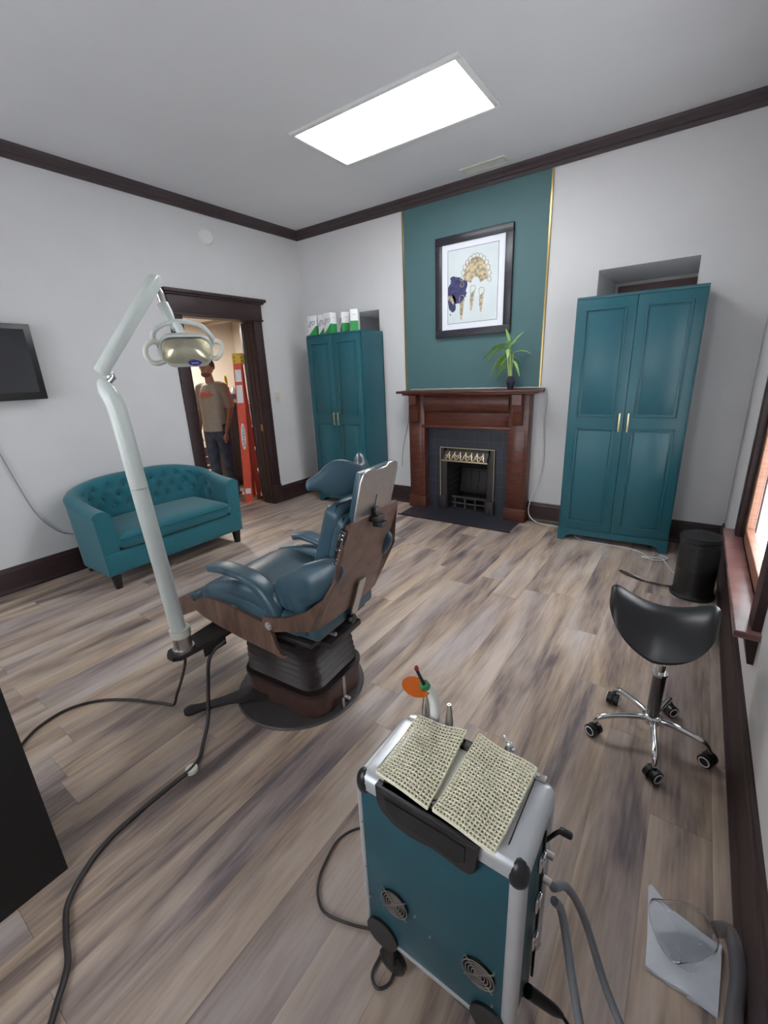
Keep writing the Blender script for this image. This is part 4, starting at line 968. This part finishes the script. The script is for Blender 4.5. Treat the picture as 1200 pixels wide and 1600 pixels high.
# ------------------------------------------------------------------ portable dental unit (trolley case)
CX0, CX1, CY0, CY1, CZ0, CZ1 = 3.783, 4.172, -3.866, -3.655, .175, .70
def make_case():
    t = thing('portable_dental_unit', 'teal and aluminium wheeled trolley case with tool holders, nearest the camera', 'trolley case', ((CX0+CX1)/2, (CY0+CY1)/2, 0))
    def P(name, bm, m, par=None, ang=40): o = wpart(name, bm, m, t, ang=ang); o.parent = par or t; return o
    b = BM(); box(b, CX0+.008, CX1-.008, CY0+.003, CY1-.003, CZ0+.005, CZ1-.03, .002); P('shell', b, 'case')
    # rounded aluminium edge profiles
    b = BM(); W_ = CX1-CX0; D_ = CY1-CY0
    # top cap: rounded long edges (near & sides)
    rg = [[Vector(((CX0+CX1)/2+p, (CY0+CY1)/2+q, z)) for p, q in rrect(W_-2*ins, D_-2*ins, max(.004, .018-ins*.3), 4)] for ins, z in ((0, CZ1-.042), (.0, CZ1-.022), (.004, CZ1-.010), (.012, CZ1-.003), (.022, CZ1), (.05, CZ1))]
    loft(b, rg); P('top_panel', b, 'alu', ang=50)
    b = BM()
    for x, y in ((CX0, CY0), (CX1, CY0), (CX0, CY1), (CX1, CY1)):
        sx = 1 if x == CX0 else -1; sy = 1 if y == CY0 else -1
        if x == CX0: box(b, x, x+sx*.014, y, y+sy*.016, CZ0, CZ1-.04, .006, 3)
        else: box(b, x-.034, x, *(sorted((y-sy*.001, y+sy*.034))), CZ0, CZ1-.04, .014, 4)
    for y in (CY0, CY1):
        box(b, CX0, CX1, min(y, y), y+.010*(1 if y == CY0 else -1), CZ0-.004, CZ0+.008, .002)
    P('edge_rail', b, 'alu')
    for x, y in ((CX0, CY0), (CX1, CY0)):
        b = BM(); s = 1 if x == CX0 else -1
        c = Vector((x+s*.018, CY0+.016, CZ1-.036)); ell(b, c, .0215, .0205, .0350, seg=24); P('corner_cap', b, 'black')
    # inlaid line and corner plates on the top
    b = BM()
    box(b, CX0+.042, CX0+.044, CY0+.03, CY1-.012, CZ1-.001, CZ1+.0012); P('top_groove', b, 'iron')
    b = BM(); box(b, CX1-.044, CX1-.042, CY0+.03, CY1-.012, CZ1-.001, CZ1+.0012); P('top_groove', b, 'iron')
    for x in (CX0+.038, CX1-.040):
        b = BM(); box(b, x-.018, x+.018, CY1-.018, CY1+.002, CZ1-.012, CZ1+.003, .003); cyl(b, (x, CY1-.008, CZ1+.002), (x, CY1-.008, CZ1+.006), .005); P('latch_plate', b, 'steel')
    # handle: black housing at the near face plus black bar over the top
    b = BM(); prism(b, [(CX0+.068, .712), (CX0+.070, .668), (CX0+.082, .645), (CX0+.11, .628), (CX0+.15, .622), (CX0+.20, .630), (CX0+.235, .628), (CX0+.265, .622), (CX0+.287, .624), (CX0+.298, .638), (CX0+.302, .712)], CY0-.013, CY0+.004); P('handle_housing', b, 'black')
    b = BM(); prism(b, [(CX0+.092, .69), (CX0+.096, .660), (CX0+.12, .643), (CX0+.20, .645), (CX0+.262, .638), (CX0+.276, .65), (CX0+.278, .69)], CY0-.015, CY0-.0125); P('housing_recess', b, 'matteblack')
    b = BM(); box(b, CX0+.075, CX0+.300, CY0-.014, CY0+.030, CZ1-.004, CZ1+.012, .007, 3); P('carry_handle', b, 'black')
    b = BM(); box(b, CX0+.10, CX0+.28, CY1-.032, CY1-.004, CZ1-.004, CZ1+.010, .006, 3); P('rear_bar', b, 'black')
    b = BM(); box(b, CX0+.12, CX0+.26, CY0+.03, CY1-.03, CZ1-.002, CZ1+.003, .002); P('handle_well', b, 'cream')
    # fans with wire guards
    for fx, fz in ((CX0+.095, .345), (CX0+.308, .328)):
        b = BM(); y = CY0-.001; cyl(b, (fx, y+.004, fz), (fx, y, fz), .036, seg=32); fn = P('fan', b, 'matteblack')
        b = BM()
        for r in (.008, .015, .022, .029, .036):
            tube(b, [Vector((fx+r*math.cos(q*math.pi/14), y-.004, fz+r*math.sin(q*math.pi/14))) for q in range(29)], .0012, 6)
        for a in (45, 135, 225, 315): tube(b, [(fx, y-.004, fz), (fx+.046*math.cos(R(a)), y-.002, fz+.046*math.sin(R(a)))], .0016, 6)
        P('fan_guard', b, 'steel', fn)
    b = BM()
    for x, z in ((.012, .55), (.012, .40), (.15, .35), (.19, .32), (.34, .36), (.34, .25), (.02, .30)): cyl(b, (CX0+x, CY0+.004, z), (CX0+x, CY0-.0015, z), .0028, seg=8)
    P('rivets', b, 'steel')
    # wheels in dark arches
    for x in (CX0+.045, CX1-.058):
        b = BM(); cyl(b, (x+.006, CY0+.010, .190), (x+.006, CY0-.004, .190), .046, seg=32); ar = P('wheel_arch', b, 'black')
        b = BM(); lathe(b, [(.02, -.012), (.034, -.012), (.040, -.007), (.040, .007), (.034, .012), (.02, .012)], mx=Matrix.Translation((x+.012, CY0+.030, .041)) @ Matrix.Rotation(R(90), 4, 'X'), seg=32); box(b, x-.004, x+.028, CY0+.014, CY0+.030, .05, .18, .004); P('wheel', b, 'black', ar)
    b = BM()
    for x in (CX0+.03, CX1-.03): cyl(b, (x, CY1-.03, 0), (x, CY1-.03, CZ0+.005), .014)
    P('rear_foot', b, 'black')
    # right side: latches and hose couplings
    for z in (.60, .48, .36):
        b = BM(); box(b, CX1-.002, CX1+.006, CY0+.090, CY0+.115, z-.018, z+.018, .002); box(b, CX1+.004, CX1+.010, CY0+.095, CY0+.11, z-.004, z+.024, .002); P('latch', b, 'chrome')
    b = BM(); box(b, CX1-.002, CX1+.004, CY0+.12, CY0+.125, .20, .66); P('lid_seam', b, 'black')
    b = BM(); tube(b, [(CX1-.004, CY1-.05, .585), (CX1+.016, CY1-.042, .615), (CX1+.026, CY1-.03, .61)], .0045, 10, smooth=4); box(b, CX1+.016, CX1+.044, CY1-.036, CY1-.022, .600, .614, .005); P('swivel_catch', b, 'black')
    for z in (.53, .45): 
        b = BM(); cyl(b, (CX1-.005, CY1-.035, z), (CX1+.012, CY1-.034, z-.003), .0085, .0080); P('hose_coupling', b, 'steel')
    # tool holder along the far side
    b = BM(); box(b, CX0+.04, CX1-.05, CY1, CY1+.035, .60, .615, .003); P('tool_rack', b, 'alu')
    return t
make_case()
def tool(name, label, cat): return thing(name, label, cat, (0, 0, 0))
def handpiece(x, y, zt, label, r=.0105):
    t = thing('handpiece', label, 'dental handpiece', (x, y, .56), 0, 'handpieces standing in the trolley case rack')
    h = zt-.56
    b = BM(); lathe(b, [(r*.8, 0), (r, .01), (r, h-.075), (r*.8, h-.07)], seg=16); obj('sleeve', b, 'white', t)
    b = BM(); lathe(b, [(r*.95, h-.072), (r*1.0, h-.05), (r*.55, h-.008), (r*.5, h), (r*.2, h), (r*.2, h-.004)], seg=16); obj('nozzle', b, 'steel', t)
handpiece(3.838, CY1+.018, .765, 'left slim grey handpiece tip below the orange shield')
handpiece(3.905, CY1+.018, .765, 'right slim grey handpiece tip standing behind the left mesh mat')
t = thing('curing_light', 'white curing light with an orange shield and dark red tip', 'curing light', (3.866, CY1+.018, .578))
b = BM(); tube(b, [(0, 0, 0), (0, 0, .10), (.0, -.002, .17), (-.006, -.012, .215), (-.012, -.022, .235)], [.011, .0125, .013, .012, .010], 20, smooth=5); obj('body', b, 'white', t)
b = BM(); tube(b, [(-.012, -.022, .232), (-.016, -.028, .243)], .012, 20); o = obj('collar', b, 'greenring', t)
b = BM(); tube(b, [(-.015, -.026, .24), (-.020, -.034, .262), (-.028, -.038, .285)], [.0045, .0042, .004], 12, smooth=4); obj('light_guide', b, 'black', t)
b = BM(); ell(b, (-.029, -.039, .291), .0055, .0055, .008); obj('tip', b, 'red_tip', t)
b = BM(); mx = Matrix.Translation((-.038, -.030, .226)) @ Matrix.Rotation(R(10), 4, 'Y') @ Matrix.Rotation(R(8), 4, 'X'); lathe(b, [(.026, 0), (.0265, .001), (.026, .002), (.0, .0025)], mx=mx @ Matrix.Diagonal((1.38, 1.08, 1, 1)), seg=36); obj('shield', b, 'amber', t)
t = thing('air_water_syringe', 'clear and chrome syringe tip behind the right mesh mat', 'syringe', (4.055, CY1+.02, .60))
b = BM(); tube(b, [(0, 0, 0), (0, 0, .08), (.002, 0, .11)], [.011, .012, .009], 16); obj('grip', b, 'clear', t)
b = BM(); ell(b, (.003, 0, .122), .009, .007, .009); tube(b, [(.003, 0, .12), (-.008, .004, .135), (-.012, .006, .138)], .004, 10); ell(b, (.012, 0, .112), .005, .005, .006); obj('nozzle', b, 'chrome', t)

# mesh mats draped over the top
def mesh_mat(corners, z, label, nu, nv, seed):
    rnd = random.Random(seed)
    t = thing('mesh_mat', label, 'mat', (corners[0][0], corners[0][1], z), 0, 'folded cream mesh mats on the trolley case')
    A, B_, C_, D_ = [Vector((x, y, 0)) for x, y in corners]   # far-left, far-right, near-right, near-left
    def pt(u, v, lay):
        p = (A.lerp(B_, u)).lerp(D_.lerp(C_, u), v); zz = z+.0035*math.sin(u*7+seed)*math.sin(v*5+1)+lay
        over = max(0, (CY0-.026)-p.y); zz -= over*.55
        nearbar = math.exp(-((p.y-CY0)/.03)**2); zz += .003*nearbar
        return Vector((p.x, p.y, zz))
    b = BM()
    for lay in (.0, .0050):
        for i in range(nu+1):
            u = min(1, (i+(.4 if lay == 0 else 0))/nu); n = nv*2
            tube(b, [pt(u, j/n, lay+.0012*math.sin(j*math.pi)) + Vector((.0009*(-1)**j, 0, .0010*(-1)**j)) for j in range(n+1)], .0018, 5)
        for j in range(nv+1):
            v = min(1, (j+(.4 if lay == 0 else 0))/nv); n = nu*2
            tube(b, [pt(i/n, v, lay) + Vector((0, .0007*(-1)**i, .0012*(-1)**(i+1))) for i in range(n+1)], .0019, 5)
    o = wpart('weave', b, 'mesh', t, ang=80); 
    return t
mesh_mat([(3.834, -3.667), (3.957, -3.648), (3.972, -3.868), (3.837, -3.855)], .712, 'smaller cream mesh mat on the left half of the case top', 16, 22, 1)
mesh_mat([(3.988, -3.642), (4.128, -3.662), (4.116, -3.880), (3.984, -3.866)], .714, 'larger cream mesh mat on the right half of the case top', 18, 25, 2)

# hoses, cables from the case
b = BM(); tube(b, [(4.19, -3.69, .44), (4.21, -3.62, .36), (4.25, -3.56, .20), (4.32, -3.60, .07), (4.40, -3.68, .02), (4.435, -3.78, .016), (4.40, -3.83, .02), (4.33, -3.80, .08), (4.27, -3.74, .20), (4.215, -3.68, .35), (4.195, -3.69, .40)], .0095, 12, smooth=8)
tag(obj('suction_hose', b, 'hose'), 'thick grey hose looping out from the right side of the trolley case', 'hose')
cord('unit_power_cord', [(3.80, -3.70, .09), (3.72, -3.64, .03), (3.63, -3.60, .008), (3.56, -3.57, .008), (3.515, -3.60, .008), (3.49, -3.66, .008), (3.50, -3.73, .008), (3.518, -3.785, .008), (3.55, -3.825, .008), (3.60, -3.845, .008), (3.68, -3.825, .008), (3.74, -3.80, .008), (3.78, -3.79, .012), (3.795, -3.83, .010), (3.80, -3.88, .010), (3.83, -3.895, .010), (3.85, -3.86, .010), (3.83, -3.80, .03), (3.81, -3.77, .05), (3.755, -3.755, .03), (3.72, -3.765, .05), (3.735, -3.74, .10), (3.79, -3.72, .17)], .0042, 'cord', 'thin dark cord looped on the floor left of the trolley case')
t = thing('mains_plug', 'black plug and lead at the lower right of the trolley case', 'plug', (4.195, -3.78, .19))
b = BM(); tube(b, [(-.02, 0, .02), (.03, .03, -.04), (.05, .04, -.06)], [.014, .012, .006], 14, smooth=4); obj('plug', b, 'black', t)
b = BM(); tube(b, [(.05, .04, -.06), (.08, .04, -.10), (.10, .02, -.15), (.12, -.04, -.182), (.10, -.10, -.183)], .004, 8, smooth=5); obj('lead', b, 'black', t)

# towel and clear plastic hood on the floor
t = thing('folded_towel', 'white folded paper towel on the floor by the right baseboard', 'towel', (4.39, -3.235, 0))
b = BM()
for lay in range(3):
    z = .002+.004*lay; rings = []
    A, B_, C_, D_ = Vector((4.388+.003*lay, -3.232, 0)), Vector((4.568, -3.292-.002*lay, 0)), Vector((4.556, -3.472+.003*lay, 0)), Vector((4.403-.002*lay, -3.462, 0))
    n = 20; vs = []
    for j in range(n+1):
        row = []
        for i in range(n+1):
            p = A.lerp(B_, i/n).lerp(D_.lerp(C_, i/n), j/n); u = i/n
            p.y += .018*math.sin(math.pi*u)*(1-j/n)*-1
            row.append(p+Vector((0, 0, z+.003*math.sin(i*.5+j*.3+lay))))
        vs.append(row+[q-Vector((0, 0, .0025)) for q in reversed(row)])
    loft(b, vs)
wpart('sheets', b, 'napkin', t)
t = thing('clear_plastic_hood', 'clear plastic suction hood lying on the white towel', 'hood', (4.50, -3.33, .015))
b = BM(); ax = Vector((.78, .60, -.12)).normalized(); c0 = Vector((-.070, -.060, .062))
e1 = Vector((0, 0, 1)).cross(ax).normalized(); e2 = ax.cross(e1)
prof = [(0, .064), (.002, .067), (.02, .066), (.06, .063), (.09, .058), (.112, .049), (.126, .037), (.134, .024), (.138, .017), (.152, .016)]
def ringp(q, r): return [c0+ax*q+(e1*math.cos(2*math.pi*k/40)+e2*math.sin(2*math.pi*k/40)*.86)*r for k in range(40)]
outer = [ringp(q, r) for q, r in prof]; inner = [ringp(q-.0015, r-.0022) for q, r in prof[::-1]]
loft(b, outer+inner+[outer[0]], cap=False); obj('cup', b, 'clear', t, ang=60)
b = BM(); p0 = c0+ax*.155; tube(b, [p0-ax*.005, p0+ax*.02, Vector((.082, .035, .040)), Vector((.095, -.04, .022)), Vector((.080, -.16, .014)), Vector((.075, -.26, .012)), Vector((.075, -.36, .012))], [.018, .018, .018, .018, .018, .018, .018], 20, smooth=6); obj('tube', b, glass_mat('smoky_tube', (.38, .37, .40), .3, 1.15, .8), t)
b = BM(); tube(b, [(-.045, -.075, .02), (-.02, -.085, .015), (.0, -.08, .02), (.01, -.07, .018)], [.012, .010, .012, .006], 12, smooth=4); obj('small_connector', b, 'clear', t)

# ------------------------------------------------------------------ beyond the doorway: counter, bottle, brush, ladder, man
t = thing('counter', 'dark wooden counter in the room beyond the doorway', 'counter', (-1.30, -.50, 0))
b = BM(); box(b, -.30, .05, 0, .45, 0, 1.19, .003); box(b, .05, .056, .02, .16, .08, 1.15, .002); obj('cabinet', b, 'dark', t)
b = BM(); box(b, -.34, .07, -.11, .47, 1.19, 1.225, .004); obj('worktop', b, 'dark', t)
t = thing('plastic_bottle', 'white plastic bottle with a blue label on the counter', 'bottle', (-1.27, -.275, 1.225))
b = BM(); lathe(b, [(.048, 0), (.052, .01), (.052, .12), (.040, .16), (.016, .20), (.014, .225)], seg=24); obj('body', b, 'white', t)
b = BM(); lathe(b, [(.0525, .05), (.0528, .051), (.0528, .125), (.0525, .126)], seg=24); obj('label_band', b, pm('blue_label', (.12, .16, .30), .5, noise=.5, nscale=60), t)
t = thing('paintbrush', 'yellow handled paintbrush standing upright beside the white bottle', 'paintbrush', (-1.31, -.345, 1.225))
b = BM(); box(b, -.012, .012, -.02, .02, 0, .22, .003); obj('bristles', b, 'cord', t)
b = BM(); tube(b, [(0, 0, .22), (0, 0, .27), (0, -.008, .31), (0, -.015, .36), (0, -.02, .385)], [.010, .012, .02, .018, .010], 12, smooth=4); obj('handle', b, 'yellow', t)
t = thing('red_cup', 'small red cup at the near edge of the counter', 'cup', (-1.25, -.43, 1.225))
b = BM(); lathe(b, [(.028, 0), (.036, .10), (.033, .10), (.026, .006), (0, .006)], seg=20); obj('body', b, pm('red_plastic', (.35, .05, .05), .4), t)

def make_ladder():
    t = thing('stepladder', 'orange fibreglass stepladder with a yellow top just inside the doorway', 'ladder', (-.36, -.96, 0))
    wv = Vector((-.80, .60, 0)); sv = Vector((.60, .80, 0))*1.0
    f0 = Vector((0, 0, 0)); top = Vector((.055, .075, 1.83)); r0 = Vector((-.045, .205, 0))
    def rail(name, p0, p1, width, m='orange', off=0):
        b = BM(); d = (p1-p0).normalized(); sd = sv; 
        loft(b, [[p+sd*u+wv*v for u, v in ((-width/2, -.012), (width/2, -.012), (width/2, .014), (width/2-.006, .014), (width/2-.006, -.004), (-width/2+.006, -.004), (-width/2+.006, .014), (-width/2, .014))] for p in (p0, p1)])
        return obj(name, b, m, t)
    W2 = wv*.36
    fr = rail('front_rail', f0, top-Vector((0, 0, .04)), .098); rail('front_rail', f0+W2+sv*.06, top+W2-Vector((0, 0, .04)), .085)
    rail('rear_rail', r0, top+sv*.035-Vector((0, 0, .05)), .052); rail('rear_rail', r0+W2+sv*.04, top+W2+sv*.035-Vector((0, 0, .05)), .052)
    for k in range(5):
        z = .32+k*.30; f = z/1.79; a = f0.lerp(top, f)+sv*.01; a.z = z; b = BM()
        loft(b, [[p+sv*u+Vector((0, 0, v)) for u, v in ((-.040, -.02), (.036, -.012), (.036, .0), (-.040, .0))] for p in (a+wv*.016, a+W2-wv*.014)]); obj('step', b, 'alu', t)
        if k < 4:
            p = r0.lerp(top+sv*.035, f); p.z = z+.02; b = BM(); loft(b, [[q+sv*u+Vector((0, 0, v)) for u, v in ((-.012, -.015), (.045, .015), (.045, .02), (-.012, -.005))] for q in (p+wv*.016, p+W2-wv*.014)]); obj('rear_brace', b, 'alu', t)
    b = BM(); loft(b, [[p+sv*u+Vector((0, 0, v)) for u, v in ((-.055, -.10), (.085, -.10), (.085, .0), (.07, .015), (-.045, .015), (-.055, 0))] for p in (top-wv*.018, top+W2+wv*.02)])
    cap = obj('top_cap', b, 'yellow', t)
    b = BM()
    for u, v in ((-.03, -.03), (.05, -.03), (-.03, -.075), (.05, -.075)): p = top-wv*.018+sv*u+Vector((0, 0, v)); cyl(b, p, p-wv*.003, .007)
    obj('rivet', b, 'iron', cap)
    b = BM()
    d = (top-f0).normalized()
    def lab(z0, z1, w_): 
        a = f0.lerp(top, z0/1.83); c = f0.lerp(top, z1/1.83); off = -wv*.0125
        loft(b, [[p+sv*u+off+wv*q for u, q in ((-w_, 0), (w_, 0), (w_, -.001), (-w_, -.001))] for p in (a, c)])
    lab(1.52, 1.66, .036); lab(1.27, 1.48, .036); lab(.12, .19, .034); obj('sticker', b, 'paper', fr)
    b = BM(); c = f0.lerp(top, .86/1.83)-wv*.014; loft(b, [[c+sv*.028*math.cos(q*math.pi/12)+d*.165*math.sin(q*math.pi/12)-wv*e for q in range(24)] for e in (0, .001)]); bdg = obj('logo_oval', b, 'paper', fr)
    b = text_bm('WERNER', .046, .0004); bmesh.ops.scale(b, verts=b.verts, vec=(1.45, 1, 1)); n = -wv; mxx = Matrix((d, -sv, n)).transposed().to_4x4()
    if mxx.determinant() < 0: mxx = Matrix((d, sv, n)).transposed().to_4x4()
    mxx = Matrix((-d, sv, n)).transposed().to_4x4() if Matrix((-d, sv, n)).determinant() > 0 else mxx
    mxx.translation = c-wv*.0018; bmesh.ops.transform(b, matrix=mxx, verts=b.verts); obj('logo_text', b, 'ink', bdg, smooth=False)
    for p in (f0, r0):
        b = BM(); box(b, p.x-.03, p.x+.02, p.y+.0, p.y+.045, 0, .02, .003); obj('rubber_foot', b, 'yellow', t)
make_ladder()

def make_man():
    t = thing('person', 'man in taupe t-shirt and blue jeans standing beyond the doorway', 'person', (-1.0, -.83, 0), R(-74))
    # local: x forward (towards the camera), y to his left, z up, height 1.82
    def caps(b, pts, sy=1.0, n=9, sx=1.0):
        for (x, y, z, r), (x1, y1, z1, r1) in zip(pts, pts[1:]):
            for q in range(n+1):
                f = q/n; rr = r+(r1-r)*f; ell(b, (x+(x1-x)*f, y+(y1-y)*f, z+(z1-z)*f), rr*sx, rr*sy, rr, seg=14)
    armL = [(-.01, .180, 1.465, .052), (-.02, .225, 1.30, .045), (-.015, .245, 1.17, .040), (.05, .245, 1.02, .033), (.10, .23, .91, .026)]
    armR = [(-.01, -.180, 1.465, .052), (-.03, -.225, 1.30, .045), (-.035, -.245, 1.17, .040), (.02, -.245, 1.02, .033), (.06, -.24, .91, .026)]
    legL = [(0, .09, .95, .095), (.01, .105, .75, .080), (.02, .12, .50, .060), (.0, .13, .28, .052), (-.01, .14, .09, .040)]
    legR = [(0, -.09, .95, .095), (.01, -.10, .75, .080), (.02, -.11, .50, .060), (.0, -.115, .28, .052), (-.01, -.12, .09, .040)]
    torso = [(0, 0, .95, .115), (0, 0, 1.10, .115), (0, 0, 1.25, .12), (-.01, 0, 1.38, .115), (-.01, 0, 1.44, .08)]
    b = BM(); caps(b, torso, 1.32); caps(b, [(-.01, -.12, 1.46, .05), (-.01, .12, 1.46, .05)])
    for a in (armL, armR, legL, legR): caps(b, a)
    caps(b, [(-.01, 0, 1.48, .062), (.01, 0, 1.60, .054)], n=4)
    # head: skull, jaw, nose, ears, brow
    ell(b, (.015, 0, 1.722), .098, .078, .104); ell(b, (.045, 0, 1.655), .066, .058, .066); ell(b, (.085, 0, 1.618), .026, .030, .022)
    ell(b, (.120, 0, 1.690), .016, .013, .024); ell(b, (.122, 0, 1.678), .014, .018, .010); ell(b, (.104, 0, 1.642), .014, .028, .010)
    for s in (-1, 1): ell(b, (.01, s*.079, 1.695), .018, .010, .031); ell(b, (.103, s*.032, 1.724), .012, .022, .007)
    for s, a in ((1, armL), (-1, armR)):
        wx, wy, wz, _ = a[-1]
        ell(b, (wx+.01, wy, wz-.05), .020, .014+.0, .050); ell(b, (wx+.012, wy, wz-.065), .034, .014, .036)
        for k, ln in enumerate((.070, .080, .075, .058)):
            fx = wx+.036-.018*k; caps(b, [(fx, wy-s*.002, wz-.085, .0095), (fx+.004, wy-s*.010, wz-.085-ln*.55, .0088), (fx, wy-s*.024, wz-.085-ln, .0075)], n=6)
        caps(b, [(wx+.032, wy-s*.006, wz-.045, .012), (wx+.050, wy-s*.018, wz-.075, .010), (wx+.050, wy-s*.024, wz-.105, .0085)], n=6)
    for s, a in ((1, legL), (-1, legR)):
        fx, fy, fz, _ = a[-1]; ell(b, (fx+.05, fy, .045), .12, .042, .038)
    obj('body', remesh(b, .0075, 3), 'skin', t, ang=80)
    # shirt
    b = BM(); caps(b, [(0, 0, .90, .158), (0, 0, 1.05, .150), (0, 0, 1.20, .152), (-.005, 0, 1.33, .152), (-.01, 0, 1.41, .130)], 1.27, 14); caps(b, [(-.01, -.13, 1.465, .076), (-.01, .13, 1.465, .076)])
    for s in (-1, 1): caps(b, [(-.01, s*.175, 1.455, .072), (-.022, s*.218, 1.34, .066), (-.028, s*.238, 1.24, .066)])
    b = remesh(b, .009, 6)
    for z, no in ((.90, (0, 0, -1)),):
        bmesh.ops.bisect_plane(b, geom=list(b.verts)+list(b.edges)+list(b.faces), plane_co=(0, 0, z), plane_no=no, clear_outer=True)
        es = [e for e in b.edges if e.is_boundary]; bmesh.ops.holes_fill(b, edges=es)
    sh = obj('shirt', b, 'tee', t, ang=80)
    b = BM()
    for row, (z, n) in enumerate(((1.395, 7), (1.365, 9), (1.335, 6))):
        for k in range(n):
            y = (k-(n-1)/2)*.026; x = math.sqrt(max(0, .148**2-(y/1.28)**2)); box(b, x-.010, x+.003, y-.009, y+.009, z+.01*math.cos(y*9)-.009, z+.01*math.cos(y*9)+.009)
    obj('chest_print', b, 'red', sh)
    # jeans
    b = BM(); caps(b, [(0, 0, .90, .128), (0, 0, .99, .118)], 1.27)
    for a in (legL, legR): caps(b, [(x, y, z, r+.020) for x, y, z, r in a[:-1]]+[(a[-1][0], a[-1][1], .10, .066)])
    b = remesh(b, .012, 4); bmesh.ops.bisect_plane(b, geom=list(b.verts)+list(b.edges)+list(b.faces), plane_co=(0, 0, .05), plane_no=(0, 0, -1), clear_outer=True)
    obj('jeans', b, 'denim', t, ang=80)
    b = BM()
    for s in (-1, 1): fy = legL[-1][1] if s > 0 else legR[-1][1]; ell(b, (.045, fy, .045), .150, .052, .045); box(b, -.10, .18, fy-.045, fy+.045, 0, .025, .01)
    obj('shoes', b, 'black', t)
    # hair cap cut away from the face
    b = BM(); ell(b, (.005, 0, 1.732), .106, .086, .105, seg=28)
    for v in list(b.verts):
        if v.co.x > .062-(1.79-v.co.z)*.15 and v.co.z < 1.79 or v.co.z < 1.675: v.select = True
    bmesh.ops.delete(b, geom=[v for v in b.verts if v.select], context='VERTS')
    g = bmesh.ops.extrude_face_region(b, geom=list(b.faces)); 
    for v in [e for e in g['geom'] if isinstance(e, bmesh.types.BMVert)]: v.co = Vector((.01, 0, 1.73))+(v.co-Vector((.01, 0, 1.73)))*.93
    obj('hair', b, 'hair', t, ang=80)
    b = BM(); ell(b, (.052, 0, 1.628), .066, .056, .040, seg=20)
    obj('beard', b, pm('stubble', (.11, .065, .045), .8, noise=.2), t)
    b = BM()
    for s in (-1, 1): ell(b, (.106, s*.032, 1.702), .007, .012, .006, seg=10)
    obj('eye', b, 'ink', t)
make_man()
